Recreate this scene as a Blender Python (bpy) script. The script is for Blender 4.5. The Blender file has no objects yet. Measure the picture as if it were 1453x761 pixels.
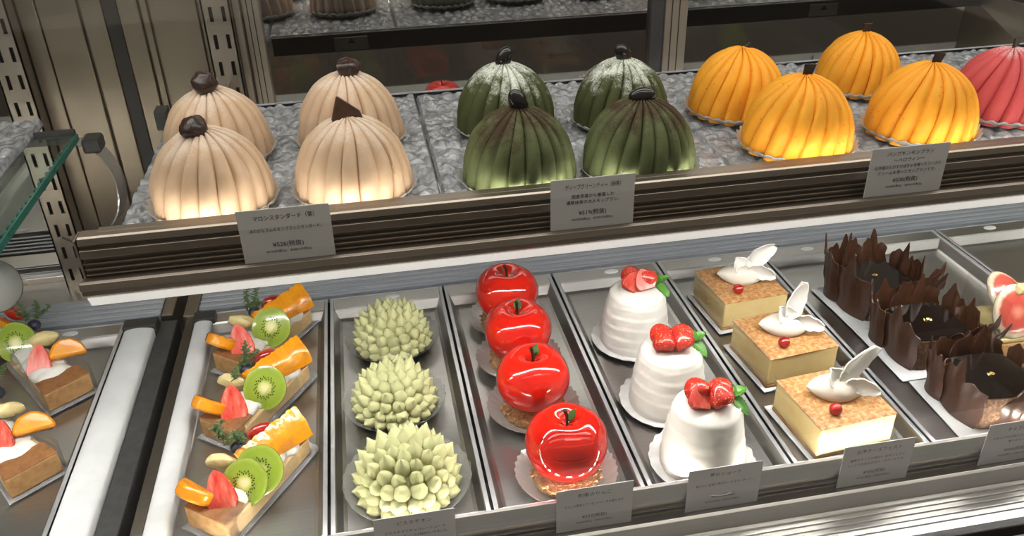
import bpy, math, random
from math import sin, cos, pi, sqrt, radians
from mathutils import Vector, Matrix, noise
random.seed(7)
SC = bpy.context.scene
COL = SC.collection

# ------------------------------------------------------------------ camera
cam_d = bpy.data.cameras.new('camera')
cam = bpy.data.objects.new('camera', cam_d)
COL.objects.link(cam)
_right = Vector((0.98274569, -0.18363144, -0.0221452))
_down = Vector((-0.11090358, -0.48919935, -0.86509213))
_fwd = Vector((0.1480247, 0.85262154, -0.50112393))
_m = Matrix((_right, -_down, -_fwd)).transposed().to_4x4()
_m.translation = Vector((0, -0.459, 0.48))
cam.matrix_world = _m
cam_d.sensor_width = 36.0
cam_d.lens = 36.0 * 1208.72 / 1453.0
cam_d.clip_start = 0.01
cam_d.clip_end = 20
SC.camera = cam

# ------------------------------------------------------------------ world, exposure
w = bpy.data.worlds.new('shop_light')
SC.world = w
w.use_nodes = True
wn = w.node_tree
bg = wn.nodes['Background']
bg.inputs[0].default_value = (0.95, 0.82, 0.68, 1)
bg.inputs[1].default_value = 0.30
SC.view_settings.view_transform = 'Standard'
SC.view_settings.look = 'None'
SC.view_settings.gamma = 1
SC.view_settings.use_curve_mapping = False
SC.view_settings.exposure = 0.0
SC.cycles.use_denoising = True
SC.cycles.max_bounces = 7
SC.cycles.glossy_bounces = 5
SC.cycles.diffuse_bounces = 3
SC.cycles.transmission_bounces = 6
SC.cycles.transparent_max_bounces = 12
SC.cycles.caustics_reflective = False
SC.cycles.caustics_refractive = False
SC.cycles.sample_clamp_indirect = 3.0


def area(name, loc, rot, sx, sy, power, color=(1, 1, 1), spread=180):
    d = bpy.data.lights.new(name, 'AREA')
    d.shape = 'RECTANGLE'
    d.size = sx
    d.size_y = sy
    d.energy = power
    d.color = color
    d.spread = radians(spread)
    o = bpy.data.objects.new(name, d)
    o.location = loc
    o.rotation_euler = rot
    COL.objects.link(o)
    return o


# lamps of the case: a row under the case roof at the front, one over the back, ceiling of the shop outside
area('case_roof_lamp', (0.22, 0.16, 0.60), (0, 0, 0), 1.6, 0.10, 4.0, (1.0, 0.95, 0.88))
area('case_front_lamp', (0.22, -0.035, 0.59), (radians(25), 0, 0), 1.6, 0.03, 1.4, (1.0, 0.96, 0.9))
area('shop_ceiling_lamp', (0.6, -1.1, 1.9), (radians(-35), 0, 0), 1.2, 0.5, 9, (1.0, 0.90, 0.78))

# ------------------------------------------------------------------ material helpers


def lin(c):
    return tuple((x / 12.92 if x <= 0.04045 else ((x + 0.055) / 1.055) ** 2.4) for x in [v / 255.0 for v in c])


def mat(name, col, rough=0.5, metal=0.0, **kw):
    m = bpy.data.materials.new(name)
    m.use_nodes = True
    nt = m.node_tree
    b = nt.nodes['Principled BSDF']
    b.inputs['Base Color'].default_value = (*col, 1)
    b.inputs['Roughness'].default_value = rough
    b.inputs['Metallic'].default_value = metal
    for k, v in kw.items():
        k = k.replace('_', ' ')
        if k in b.inputs:
            b.inputs[k].default_value = v
    return m


def N(m, t, **kw):
    n = m.node_tree.nodes.new(t)
    for k, v in kw.items():
        setattr(n, k, v)
    return n


def L(m, a, b):
    m.node_tree.links.new(a, b)


def coords(m, scale=(1, 1, 1), rot=(0, 0, 0)):
    tc = N(m, 'ShaderNodeTexCoord')
    mp = N(m, 'ShaderNodeMapping')
    mp.inputs['Scale'].default_value = scale
    mp.inputs['Rotation'].default_value = rot
    L(m, tc.outputs['Object'], mp.inputs['Vector'])
    return mp.outputs['Vector']


def noise_tex(m, vec, scale, detail=3, rough=0.55):
    n = N(m, 'ShaderNodeTexNoise')
    n.inputs['Scale'].default_value = scale
    n.inputs['Detail'].default_value = detail
    n.inputs['Roughness'].default_value = rough
    L(m, vec, n.inputs['Vector'])
    return n.outputs['Fac']


def ramp(m, fac, stops):
    r = N(m, 'ShaderNodeValToRGB')
    e = r.color_ramp.elements
    while len(e) < len(stops):
        e.new(0.5)
    for el, (p, c) in zip(e, stops):
        el.position = p
        el.color = (*c, 1) if len(c) == 3 else c
    L(m, fac, r.inputs[0])
    return r.outputs[0]


def bump(m, h, strength=0.3, dist=0.001):
    b = N(m, 'ShaderNodeBump')
    b.inputs['Strength'].default_value = strength
    b.inputs['Distance'].default_value = dist
    L(m, h, b.inputs['Height'])
    L(m, b.outputs[0], m.node_tree.nodes['Principled BSDF'].inputs['Normal'])


def base(m):
    return m.node_tree.nodes['Principled BSDF'].inputs['Base Color']


def speckled(name, c1, c2, scale=300, rough=0.6, bs=0.3, bd=0.0006, stops=(0.35, 0.7), bscale=None, **kw):
    m = mat(name, c1, rough, **kw)
    v = coords(m)
    n = noise_tex(m, v, scale, 4, 0.65)
    L(m, ramp(m, n, [(stops[0], c1), (stops[1], c2)]), base(m))
    h = noise_tex(m, v, bscale or scale * 1.3, 4, 0.6)
    bump(m, h, bs, bd)
    return m


def brushed(name, col, rough, axis='X', amt=0.10, metal=1.0):
    m = mat(name, col, rough, metal)
    s = {'X': (6, 900, 900), 'Y': (900, 6, 900), 'Z': (900, 900, 6)}[axis]
    v = coords(m, s)
    n = noise_tex(m, v, 1.0, 3)
    dark = tuple(c * (1 - amt) for c in col)
    L(m, ramp(m, n, [(0.3, dark), (0.7, col)]), base(m))
    bump(m, n, 0.03, 0.0003)
    v2 = coords(m, (1, 1, 1))
    n2 = noise_tex(m, v2, 9, 3)
    r = N(m, 'ShaderNodeMapRange')
    r.inputs['To Min'].default_value = rough * 0.7
    r.inputs['To Max'].default_value = rough * 1.5
    L(m, n2, r.inputs[0])
    L(m, r.outputs[0], m.node_tree.nodes['Principled BSDF'].inputs['Roughness'])
    return m


def thin_clear(name, refl=0.12, tint=(1, 1, 1), rough=0.03, haze=0.0, hazecol=(0.9, 0.9, 0.9)):
    """clear sheet: straight transparency plus a fresnel reflection"""
    m = bpy.data.materials.new(name)
    m.use_nodes = True
    nt = m.node_tree
    nt.nodes.clear()
    out = N(m, 'ShaderNodeOutputMaterial')
    tr = N(m, 'ShaderNodeBsdfTransparent')
    tr.inputs[0].default_value = (*tint, 1)
    gl = N(m, 'ShaderNodeBsdfGlossy')
    gl.inputs['Roughness'].default_value = rough
    gl.inputs['Color'].default_value = (1, 1, 1, 1)
    fr = N(m, 'ShaderNodeFresnel')
    fr.inputs[0].default_value = 1.45
    mx = N(m, 'ShaderNodeMixShader')
    ml = N(m, 'ShaderNodeMath', operation='MULTIPLY_ADD')
    ml.inputs[1].default_value = 1.0
    ml.inputs[2].default_value = refl
    L(m, fr.outputs[0], ml.inputs[0])
    L(m, ml.outputs[0], mx.inputs[0])
    geo = N(m, 'ShaderNodeNewGeometry')
    inv = N(m, 'ShaderNodeMath', operation='SUBTRACT')
    inv.inputs[0].default_value = 1.0
    L(m, geo.outputs['Backfacing'], inv.inputs[1])
    fm = N(m, 'ShaderNodeMath', operation='MULTIPLY')
    L(m, ml.outputs[0], fm.inputs[0])
    L(m, inv.outputs[0], fm.inputs[1])
    L(m, fm.outputs[0], mx.inputs[0])
    last = tr.outputs[0]
    if haze:
        df = N(m, 'ShaderNodeBsdfDiffuse')
        df.inputs[0].default_value = (*hazecol, 1)
        m2 = N(m, 'ShaderNodeMixShader')
        m2.inputs[0].default_value = haze
        L(m, tr.outputs[0], m2.inputs[1])
        L(m, df.outputs[0], m2.inputs[2])
        last = m2.outputs[0]
    L(m, last, mx.inputs[1])
    L(m, gl.outputs[0], mx.inputs[2])
    L(m, mx.outputs[0], out.inputs[0])
    return m


def emit(name, col, s):
    m = mat(name, (0.8, 0.8, 0.8), 0.4)
    b = m.node_tree.nodes['Principled BSDF']
    b.inputs['Emission Color'].default_value = (*col, 1)
    b.inputs['Emission Strength'].default_value = s
    return m


def cream(name, c1, c2, dust=None, dust_amt=0.5, zlo=0.028, zhi=0.05, rough=0.6, fleck=None):
    m = mat(name, c1, rough)
    v = coords(m)
    n = noise_tex(m, v, 55, 4)
    col = ramp(m, n, [(0.3, c1), (0.75, c2)])
    tc = N(m, 'ShaderNodeTexCoord')
    sp = N(m, 'ShaderNodeSeparateXYZ')
    L(m, tc.outputs['Object'], sp.inputs[0])
    if fleck:
        vo = N(m, 'ShaderNodeTexVoronoi')
        vo.inputs['Scale'].default_value = 160
        L(m, v, vo.inputs['Vector'])
        f = ramp(m, vo.outputs['Distance'], [(0.07, (1, 1, 1)), (0.12, (0, 0, 0))])
        mx = N(m, 'ShaderNodeMixRGB')
        L(m, f, mx.inputs[0])
        L(m, col, mx.inputs[1])
        mx.inputs[2].default_value = (*fleck, 1)
        col = mx.outputs[0]
    if dust:
        # dusting sifted from above: grains on the crown
        mr = N(m, 'ShaderNodeMapRange')
        mr.inputs['From Min'].default_value = zlo
        mr.inputs['From Max'].default_value = zhi
        L(m, sp.outputs['Z'], mr.inputs[0])
        g = noise_tex(m, v, 700, 3, 0.8)
        g2 = noise_tex(m, v, 60, 2)
        a = N(m, 'ShaderNodeMath', operation='MULTIPLY')
        L(m, g, a.inputs[0])
        L(m, mr.outputs[0], a.inputs[1])
        a2 = N(m, 'ShaderNodeMath', operation='MULTIPLY')
        L(m, a.outputs[0], a2.inputs[0])
        L(m, ramp(m, g2, [(0.35, (0.45,) * 3), (0.65, (1, 1, 1))]), a2.inputs[1])
        f = ramp(m, a2.outputs[0], [(0.20, (0, 0, 0)), (0.42, (dust_amt,) * 3)])
        mx = N(m, 'ShaderNodeMixRGB')
        L(m, f, mx.inputs[0])
        L(m, col, mx.inputs[1])
        mx.inputs[2].default_value = (*dust, 1)
        col = mx.outputs[0]
    L(m, col, base(m))
    h = noise_tex(m, v, 520, 4, 0.7)
    bump(m, h, 0.35, 0.0005)
    m.node_tree.nodes['Principled BSDF'].inputs['Specular IOR Level'].default_value = 0.2
    return m


M = {}
M['steel_back'] = brushed('steel_back', (0.27, 0.235, 0.185), 0.30, 'X', 0.05)
M['steel_post'] = brushed('steel_post', (0.40, 0.365, 0.315), 0.34, 'Z', 0.06)
M['steel_rail'] = brushed('steel_rail', (0.34, 0.29, 0.245), 0.36, 'X')
M['steel_rail_dark'] = brushed('steel_rail_dark', (0.16, 0.14, 0.12), 0.45, 'X')
M['steel_sill'] = brushed('steel_sill', (0.60, 0.57, 0.53), 0.28, 'X')
M['steel_tray'] = brushed('steel_tray', (0.62, 0.61, 0.60), 0.28, 'X', 0.10)
M['rim'] = mat('rim', (0.80, 0.82, 0.86), 0.28, 0.75)
M['white_bar'] = speckled('white_bar', (0.74, 0.75, 0.76), (0.62, 0.63, 0.64), 22, 0.35, 0.02, 0.0003)
M['bright_strip'] = emit('bright_strip', (1.0, 0.93, 0.88), 0.55)
M['black'] = mat('black', (0.012, 0.011, 0.010), 0.45)
M['dark_grey'] = speckled('dark_grey', (0.035, 0.035, 0.036), (0.06, 0.06, 0.06), 90, 0.45, 0.1)
M['mirror'] = mat('mirror', (0.50, 0.49, 0.47), 0.025, 1.0)
M['rear_beam'] = mat('rear_beam', (0.045, 0.045, 0.047), 0.35, 0.3)
M['badge'] = mat('badge', (0.25, 0.25, 0.25), 0.3, 0.6)
M['grille_slat'] = mat('grille_slat', (0.52, 0.56, 0.64), 0.35, 0.6)
M['glass'] = thin_clear('glass', 0.05, (0.97, 0.985, 0.98))
M['shelf_glass'] = thin_clear('shelf_glass', 0.04, (0.86, 0.93, 0.90), 0.05)
M['glass_edge'] = mat('glass_edge', (0.015, 0.13, 0.10), 0.15, 0.0, Alpha=0.9)
M['film'] = thin_clear('film', 0.05, (0.98, 0.98, 0.98), 0.06)
M['clear_plate'] = thin_clear('clear_plate', 0.16, (0.93, 0.94, 0.96), 0.12, 0.30, (0.75, 0.78, 0.82))
M['led'] = emit('led', (1.0, 0.93, 0.82), 26)
M['led_lower'] = emit('led_lower', (1.0, 0.95, 0.90), 62)


M['chips'] = emit('chips', (1.0, 0.92, 0.80), 230)


def foil(name, col, metal, rough, alpha=1.0):
    m = mat(name, col, rough, metal)
    m.node_tree.nodes['Principled BSDF'].inputs['Alpha'].default_value = alpha
    return m


M['foil_silver'] = foil('foil_silver', (0.86, 0.86, 0.85), 0.60, 0.28)
M['foil_clear'] = thin_clear('foil_clear', 0.16, (0.9, 0.9, 0.9), 0.12, 0.16, (0.85, 0.86, 0.84))
M['paper_white'] = speckled('paper_white', (0.80, 0.80, 0.78), (0.70, 0.70, 0.69), 120, 0.6, 0.1)
M['hole_light'] = mat('hole_light', (0.95, 0.96, 0.98), 0.4)  # white that stands in for light showing in the tray holes
M['board'] = mat('board', (0.82, 0.83, 0.85), 0.35)
M['card'] = speckled('card', (0.62, 0.60, 0.59), (0.58, 0.56, 0.55), 40, 0.55, 0.03)
M['ink'] = mat('ink', (0.02, 0.016, 0.015), 0.6)
M['ink_brown'] = mat('ink_brown', (0.10, 0.03, 0.015), 0.6)

M['marron'] = cream('marron', lin((198, 170, 143)), lin((188, 157, 127)), (0.85, 0.80, 0.76), 0.30)
M['matcha_white'] = cream('matcha_white', (0.060, 0.070, 0.022), (0.045, 0.053, 0.018), (0.75, 0.78, 0.70), 0.85, fleck=(0.03, 0.04, 0.02), zlo=0.012, zhi=0.054)
M['matcha_cocoa'] = cream('matcha_cocoa', (0.100, 0.118, 0.048), (0.078, 0.092, 0.036), (0.045, 0.022, 0.010), 1.0, zlo=0.012, zhi=0.048, fleck=(0.03, 0.04, 0.02))
M['pumpkin'] = cream('pumpkin', (0.83, 0.37, 0.030), (0.76, 0.29, 0.018), fleck=(0.55, 0.15, 0.02), rough=0.5)
M['berry'] = cream('berry', (0.55, 0.085, 0.085), (0.48, 0.065, 0.07), (0.9, 0.8, 0.8), 0.5, zlo=0.045, zhi=0.056)
M['chestnut'] = speckled('chestnut', (0.018, 0.008, 0.006), (0.05, 0.022, 0.015), 200, 0.28, 0.5, 0.001)
M['choco'] = speckled('choco', (0.040, 0.014, 0.006), (0.065, 0.024, 0.011), 140, 0.33, 0.25, 0.0006)
M['bean'] = mat('bean', (0.006, 0.005, 0.006), 0.10)
M['pistachio'] = cream('pistachio', (0.62, 0.62, 0.34), (0.56, 0.57, 0.29), rough=0.62)
M['apple'] = mat('apple', (0.72, 0.010, 0.004), 0.09, 0.0, Coat_Weight=1.0, Coat_Roughness=0.03)
_v = coords(M['apple'])
L(M['apple'], ramp(M['apple'], noise_tex(M['apple'], _v, 25, 2), [(0.3, (0.74, 0.016, 0.005)), (0.7, (0.60, 0.006, 0.004))]), base(M['apple']))
M['stem'] = mat('stem', (0.02, 0.010, 0.006), 0.4)
M['leaf_green'] = speckled('leaf_green', (0.07, 0.22, 0.03), (0.13, 0.36, 0.05), 150, 0.4, 0.3)
M['leaf_dark'] = mat('leaf_dark', (0.05, 0.12, 0.02), 0.35)
M['crumb'] = speckled('crumb', (0.55, 0.33, 0.15), (0.27, 0.12, 0.045), 420, 0.8, 0.8, 0.0015, (0.4, 0.62))
M['whip'] = speckled('whip', (0.87, 0.85, 0.80), (0.83, 0.80, 0.74), 60, 0.5, 0.06, 0.0008, bscale=120)
M['white_choc'] = mat('white_choc', (0.95, 0.93, 0.88), 0.35, 0.0)
M['quenelle'] = mat('quenelle', (0.93, 0.86, 0.74), 0.35)
M['currant'] = mat('currant', (0.52, 0.012, 0.010), 0.12, 0, Coat_Weight=1.0)
M['cheese'] = speckled('cheese', (0.93, 0.73, 0.36), (0.88, 0.63, 0.26), 40, 0.5, 0.15, 0.0006)
M['cheese_top'] = speckled('cheese_top', (0.50, 0.21, 0.055), (0.80, 0.56, 0.30), 260, 0.5, 0.6, 0.0008, (0.42, 0.72))
M['choc_body'] = speckled('choc_body', (0.10, 0.045, 0.022), (0.30, 0.17, 0.09), 350, 0.75, 0.9, 0.0015, (0.45, 0.68))
M['glaze'] = mat('glaze', (0.010, 0.006, 0.005), 0.07, 0, Coat_Weight=1.0)
M['gold'] = mat('gold', (0.9, 0.62, 0.22), 0.25, 1.0)
M['orange'] = speckled('orange', (0.92, 0.40, 0.014), (0.84, 0.27, 0.008), 120, 0.22, 0.5, 0.0012, Coat_Weight=0.6)
M['mango'] = speckled('mango', (0.88, 0.36, 0.015), (0.85, 0.26, 0.01), 60, 0.15, 0.15, 0.001, Coat_Weight=0.8)
M['pear_flesh'] = speckled('pear_flesh', (0.80, 0.68, 0.34), (0.72, 0.56, 0.25), 60, 0.3, 0.2)
M['crust'] = speckled('crust', (0.50, 0.29, 0.12), (0.36, 0.18, 0.065), 130, 0.7, 0.5, 0.001, (0.4, 0.7))
M['crust_top'] = speckled('crust_top', (0.22, 0.085, 0.03), (0.36, 0.17, 0.06), 90, 0.6, 0.4, 0.001)
M['sponge'] = speckled('sponge', (0.86, 0.62, 0.32), (0.76, 0.50, 0.22), 220, 0.7, 0.4, 0.001)
M['blueberry'] = speckled('blueberry', (0.012, 0.014, 0.03), (0.03, 0.035, 0.07), 100, 0.4, 0.1)
M['thyme'] = mat('thyme', (0.08, 0.14, 0.05), 0.6)
M['pear_skin'] = speckled('pear_skin', (0.35, 0.45, 0.08), (0.5, 0.55, 0.14), 40, 0.3, 0.1)
M['blush'] = mat('blush', (0.5, 0.02, 0.015), 0.15, Coat_Weight=0.8)


def strawberry_mat(name, cut):
    m = mat(name, (0.6, 0.03, 0.02), 0.22, 0, Coat_Weight=0.5)
    v = coords(m)
    if cut:
        n = noise_tex(m, coords(m, (1, 1, 0.3)), 190, 3)
        L(m, ramp(m, n, [(0.35, (0.62, 0.035, 0.022)), (0.55, (0.72, 0.13, 0.09)), (0.75, (0.82, 0.34, 0.26))]), base(m))
    else:
        vo = N(m, 'ShaderNodeTexVoronoi')
        vo.inputs['Scale'].default_value = 480
        L(m, v, vo.inputs['Vector'])
        L(m, ramp(m, vo.outputs['Distance'], [(0.14, (0.75, 0.42, 0.13)), (0.26, (0.62, 0.03, 0.02))]), base(m))
        bump(m, ramp(m, vo.outputs['Distance'], [(0.1, (0, 0, 0)), (0.4, (1, 1, 1))]), 0.5, 0.0006)
    return m


M['straw_skin'] = strawberry_mat('straw_skin', False)
M['straw_cut'] = strawberry_mat('straw_cut', True)


def radial_fruit(name, stops, seeds=None, rough=0.2):
    """colour by distance from the object's Z axis: cut fruit faces"""
    m = mat(name, stops[0][1], rough, 0, Coat_Weight=0.6)
    tc = N(m, 'ShaderNodeTexCoord')
    sp = N(m, 'ShaderNodeSeparateXYZ')
    L(m, tc.outputs['Generated'], sp.inputs[0])
    cb = N(m, 'ShaderNodeCombineXYZ')
    for i, ax in enumerate('XY'):
        s = N(m, 'ShaderNodeMath', operation='SUBTRACT')
        s.inputs[1].default_value = 0.5
        L(m, sp.outputs[ax], s.inputs[0])
        L(m, s.outputs[0], cb.inputs[i])
    ln = N(m, 'ShaderNodeVectorMath', operation='LENGTH')
    L(m, cb.outputs[0], ln.inputs[0])
    nz = noise_tex(m, coords(m), 260, 3)
    ad = N(m, 'ShaderNodeMath', operation='MULTIPLY_ADD')
    ad.inputs[1].default_value = 0.10
    L(m, nz, ad.inputs[0])
    L(m, ln.outputs['Value'], ad.inputs[2])
    col = ramp(m, ad.outputs[0], stops)
    L(m, col, base(m))
    bump(m, nz, 0.25, 0.0006)
    return m


M['kiwi_flesh'] = radial_fruit('kiwi_flesh', [(0.10, (0.80, 0.76, 0.42)), (0.17, (0.60, 0.62, 0.20)), (0.24, (0.30, 0.40, 0.045)), (0.45, (0.26, 0.36, 0.035)), (0.55, (0.34, 0.42, 0.07))])
M['fig_flesh'] = radial_fruit('fig_flesh', [(0.08, (0.62, 0.24, 0.16)), (0.22, (0.50, 0.07, 0.05)), (0.42, (0.55, 0.10, 0.07)), (0.47, (0.80, 0.55, 0.40)), (0.54, (0.84, 0.76, 0.56))])


def acrylic():
    m = mat('acrylic', (0.45, 0.46, 0.48), 0.10, 0.15, Coat_Weight=1.0)
    v = coords(m, (1, 0.7, 1))
    vo = N(m, 'ShaderNodeTexVoronoi', feature='SMOOTH_F1')
    vo.inputs['Scale'].default_value = 190
    vo.inputs['Smoothness'].default_value = 0.4
    L(m, v, vo.inputs['Vector'])
    n = noise_tex(m, v, 330, 3)
    ad = N(m, 'ShaderNodeMath', operation='ADD')
    L(m, vo.outputs['Distance'], ad.inputs[0])
    L(m, n, ad.inputs[1])
    bump(m, ad.outputs[0], 0.8, 0.003)
    trl = N(m, 'ShaderNodeBsdfTranslucent')
    trl.inputs[0].default_value = (0.85, 0.88, 0.92, 1)
    mxs = N(m, 'ShaderNodeMixShader')
    mxs.inputs[0].default_value = 0.28
    L(m, m.node_tree.nodes['Principled BSDF'].outputs[0], mxs.inputs[1])
    L(m, trl.outputs[0], mxs.inputs[2])
    L(m, mxs.outputs[0], m.node_tree.nodes['Material Output'].inputs[0])
    L(m, ramp(m, noise_tex(m, v, 120, 4), [(0.35, (0.24, 0.245, 0.26)), (0.65, (0.58, 0.59, 0.62))]), base(m))
    return m


M['acrylic'] = acrylic()

# ------------------------------------------------------------------ mesh helpers


class MB:
    def __init__(s):
        s.v = []
        s.f = []

    def add(s, vs, fs, mtx=None):
        o = len(s.v)
        if mtx is not None:
            vs = [mtx @ Vector(v) for v in vs]
        s.v.extend([tuple(v) for v in vs])
        s.f.extend([tuple(i + o for i in f) for f in fs])
        return s

    def box(s, x0, x1, y0, y1, z0, z1, mtx=None):
        return s.add([(x0, y0, z0), (x1, y0, z0), (x1, y1, z0), (x0, y1, z0), (x0, y0, z1), (x1, y0, z1), (x1, y1, z1), (x0, y1, z1)],
                     [(0, 3, 2, 1), (4, 5, 6, 7), (0, 1, 5, 4), (1, 2, 6, 5), (2, 3, 7, 6), (3, 0, 4, 7)], mtx)

    def extrude_x(s, prof, x0, x1):
        """closed (y, z) outline swept along x"""
        n = len(prof)
        vs = [(x0, y, z) for y, z in prof] + [(x1, y, z) for y, z in prof]
        fs = [(i, (i + 1) % n, n + (i + 1) % n, n + i) for i in range(n)]
        fs += [tuple(range(n - 1, -1, -1)), tuple(range(n, 2 * n))]
        return s.add(vs, fs)

    def prism(s, outline, z0, z1, mtx=None):
        n = len(outline)
        vs = [(x, y, z0) for x, y in outline] + [(x, y, z1) for x, y in outline]
        fs = [(i, (i + 1) % n, n + (i + 1) % n, n + i) for i in range(n)]
        fs += [tuple(range(n - 1, -1, -1)), tuple(range(n, 2 * n))]
        return s.add(vs, fs, mtx)

    def lathe(s, prof, seg, disp=None, mtx=None, cap0=True, cap1=True):
        """prof [(r, z)], disp(theta, k, r, z) -> (r, z, dtheta)"""
        vs = []
        n = len(prof)
        for k, (r, z) in enumerate(prof):
            for i in range(seg):
                t = 2 * pi * i / seg
                rr, zz, dt = (r, z, 0) if disp is None else disp(t, k / (n - 1), r, z)
                vs.append((rr * cos(t + dt), rr * sin(t + dt), zz))
        fs = []
        for k in range(n - 1):
            for i in range(seg):
                j = (i + 1) % seg
                fs.append((k * seg + i, k * seg + j, (k + 1) * seg + j, (k + 1) * seg + i))
        if cap0:
            fs.append(tuple(range(seg - 1, -1, -1)))
        if cap1:
            fs.append(tuple(range((n - 1) * seg, n * seg)))
        return s.add(vs, fs, mtx)

    def tube(s, pts, rad, seg=8, mtx=None):
        pts = [Vector(p) for p in pts]
        n = len(pts)
        rads = rad if isinstance(rad, (list, tuple)) else [rad] * n
        vs = []
        up = Vector((0.13, 0.27, 0.95)).normalized()
        for k, p in enumerate(pts):
            d = (pts[min(k + 1, n - 1)] - pts[max(k - 1, 0)]).normalized()
            a = d.cross(up)
            if a.length < 0.05:
                a = d.cross(Vector((1, 0, 0)))
            a.normalize()
            b = d.cross(a)
            for i in range(seg):
                t = 2 * pi * i / seg
                vs.append(p + (a * cos(t) + b * sin(t)) * rads[k])
        fs = []
        for k in range(n - 1):
            for i in range(seg):
                j = (i + 1) % seg
                fs.append((k * seg + i, k * seg + j, (k + 1) * seg + j, (k + 1) * seg + i))
        fs += [tuple(range(seg - 1, -1, -1)), tuple(range((n - 1) * seg, n * seg))]
        return s.add(vs, fs, mtx)

    def sheet(s, fn, nu, nv, thick=0.0006, mtx=None):
        """solid sheet from fn(u, v) -> Vector"""
        g = [[Vector(fn(i / nu, j / nv)) for j in range(nv + 1)] for i in range(nu + 1)]
        top, bot = [], []
        for i in range(nu + 1):
            for j in range(nv + 1):
                du = g[min(i + 1, nu)][j] - g[max(i - 1, 0)][j]
                dv = g[i][min(j + 1, nv)] - g[i][max(j - 1, 0)]
                nn = du.cross(dv)
                nn = nn.normalized() if nn.length > 1e-12 else Vector((0, 0, 1))
                top.append(g[i][j] + nn * thick / 2)
                bot.append(g[i][j] - nn * thick / 2)
        W = nv + 1
        o = len(top)
        fs = []
        for i in range(nu):
            for j in range(nv):
                a, b, c, d = i * W + j, (i + 1) * W + j, (i + 1) * W + j + 1, i * W + j + 1
                fs.append((a, b, c, d))
                fs.append((o + d, o + c, o + b, o + a))
        for i in range(nu):
            a, b = i * W, (i + 1) * W
            fs.append((a, o + a, o + b, b))
            a, b = i * W + nv, (i + 1) * W + nv
            fs.append((b, o + b, o + a, a))
        for j in range(nv):
            a, b = j, j + 1
            fs.append((b, o + b, o + a, a))
            a, b = nu * W + j, nu * W + j + 1
            fs.append((a, o + a, o + b, b))
        return s.add(top + bot, fs, mtx)

    def blob(s, c, r, seg=12, rings=8, mtx=None, disp=0.0, dscale=100, seed=0):
        """ellipsoid; r is a radius or three of them"""
        if not isinstance(r, (list, tuple)):
            r = (r, r, r)
        vs = []
        for k in range(1, rings):
            a = -pi / 2 + pi * k / rings
            for i in range(seg):
                t = 2 * pi * i / seg
                d = Vector((cos(a) * cos(t), cos(a) * sin(t), sin(a)))
                f = 1 + (disp * noise.noise(d * dscale + Vector((seed, seed * 2.1, 0))) if disp else 0)
                vs.append((c[0] + r[0] * d.x * f, c[1] + r[1] * d.y * f, c[2] + r[2] * d.z * f))
        vs.append((c[0], c[1], c[2] - r[2]))
        vs.append((c[0], c[1], c[2] + r[2]))
        nb = len(vs) - 2
        fs = []
        for k in range(rings - 2):
            for i in range(seg):
                j = (i + 1) % seg
                fs.append((k * seg + i, k * seg + j, (k + 1) * seg + j, (k + 1) * seg + i))
        for i in range(seg):
            j = (i + 1) % seg
            fs.append((nb, j, i))
            fs.append((nb + 1, (rings - 2) * seg + i, (rings - 2) * seg + j))
        return s.add(vs, fs, mtx)

    def build(s, name, m, parent=None, smooth=None, bevel=0, loc=None, label=None, kind=None):
        me = bpy.data.meshes.new(name)
        me.from_pydata(s.v, [], s.f)
        me.materials.append(m)
        if smooth is not None:
            me.polygons.foreach_set('use_smooth', [True] * len(me.polygons))
            if smooth < 180:
                me.set_sharp_from_angle(angle=radians(smooth))
        me.update()
        o = bpy.data.objects.new(name, me)
        COL.objects.link(o)
        if parent:
            o.parent = parent
        if loc:
            o.location = loc
        if bevel:
            b = o.modifiers.new('bevel', 'BEVEL')
            b.width = bevel
            b.segments = 2
            b.limit_method = 'ANGLE'
        if label:
            o['label'] = label
        if kind:
            o['kind'] = kind
        return o


def empty(name, loc, label, cat, group=None, rz=0, s=1.0):
    o = bpy.data.objects.new(name, None)
    o.empty_display_size = 0.01
    o.location = loc
    o.rotation_euler = (0, 0, rz)
    o.scale = (s, s, s)
    COL.objects.link(o)
    o['label'] = label
    o['category'] = cat
    if group:
        o['group'] = group
    return o


def tag(o, label, cat, group=None):
    o['label'] = label
    o['category'] = cat
    if group:
        o['group'] = group
    return o


def kids(o):
    return list(o.children)


def copy_tree(o, parent=None):
    c = o.copy()
    COL.objects.link(c)
    if parent:
        c.parent = parent
    for ch in kids(o):
        copy_tree(ch, c)
    return c


def T(loc=(0, 0, 0), rot=(0, 0, 0), sc=(1, 1, 1)):
    from mathutils import Euler
    return Matrix.LocRotScale(Vector(loc), Euler(rot), Vector(sc))


XL, XR = -0.62, 1.12     # how far the case runs
ZF = -0.012              # floor of the lower steel trays
ZS = 0.220               # top of the upper shelf trays
YM = 0.459               # mirrored sliding doors at the back

# ================================================================== SETTING
fl = MB().box(XL, XR, -0.062, YM + 0.03, -0.046, -0.041).build('trim_11', M['dark_grey'], kind='structure')
MB().box(-4, 4, -6, -0.08, -0.97, -0.95).build('floor', speckled('shop_floor', (0.06, 0.05, 0.04), (0.09, 0.075, 0.06), 30, 0.5, 0.05), kind='structure')
MB().box(-4, 4, -0.08, -0.07, -0.95, -0.05).build('wall_front', M['dark_grey'], kind='structure')
# back: brushed steel panels between the two mirror sections
wb = MB().box(-0.352, -0.112, 0.455, 0.480, -0.03, 0.60).build('wall_back', M['steel_back'], kind='structure')


def panel(x0, x1, y=0.4515, m='steel_back', z0=-0.02, z1=0.6):
    MB().box(x0, x1, y, 0.4545, z0, z1).build('steel_panel', M[m], wb, bevel=0.0012)


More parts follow.
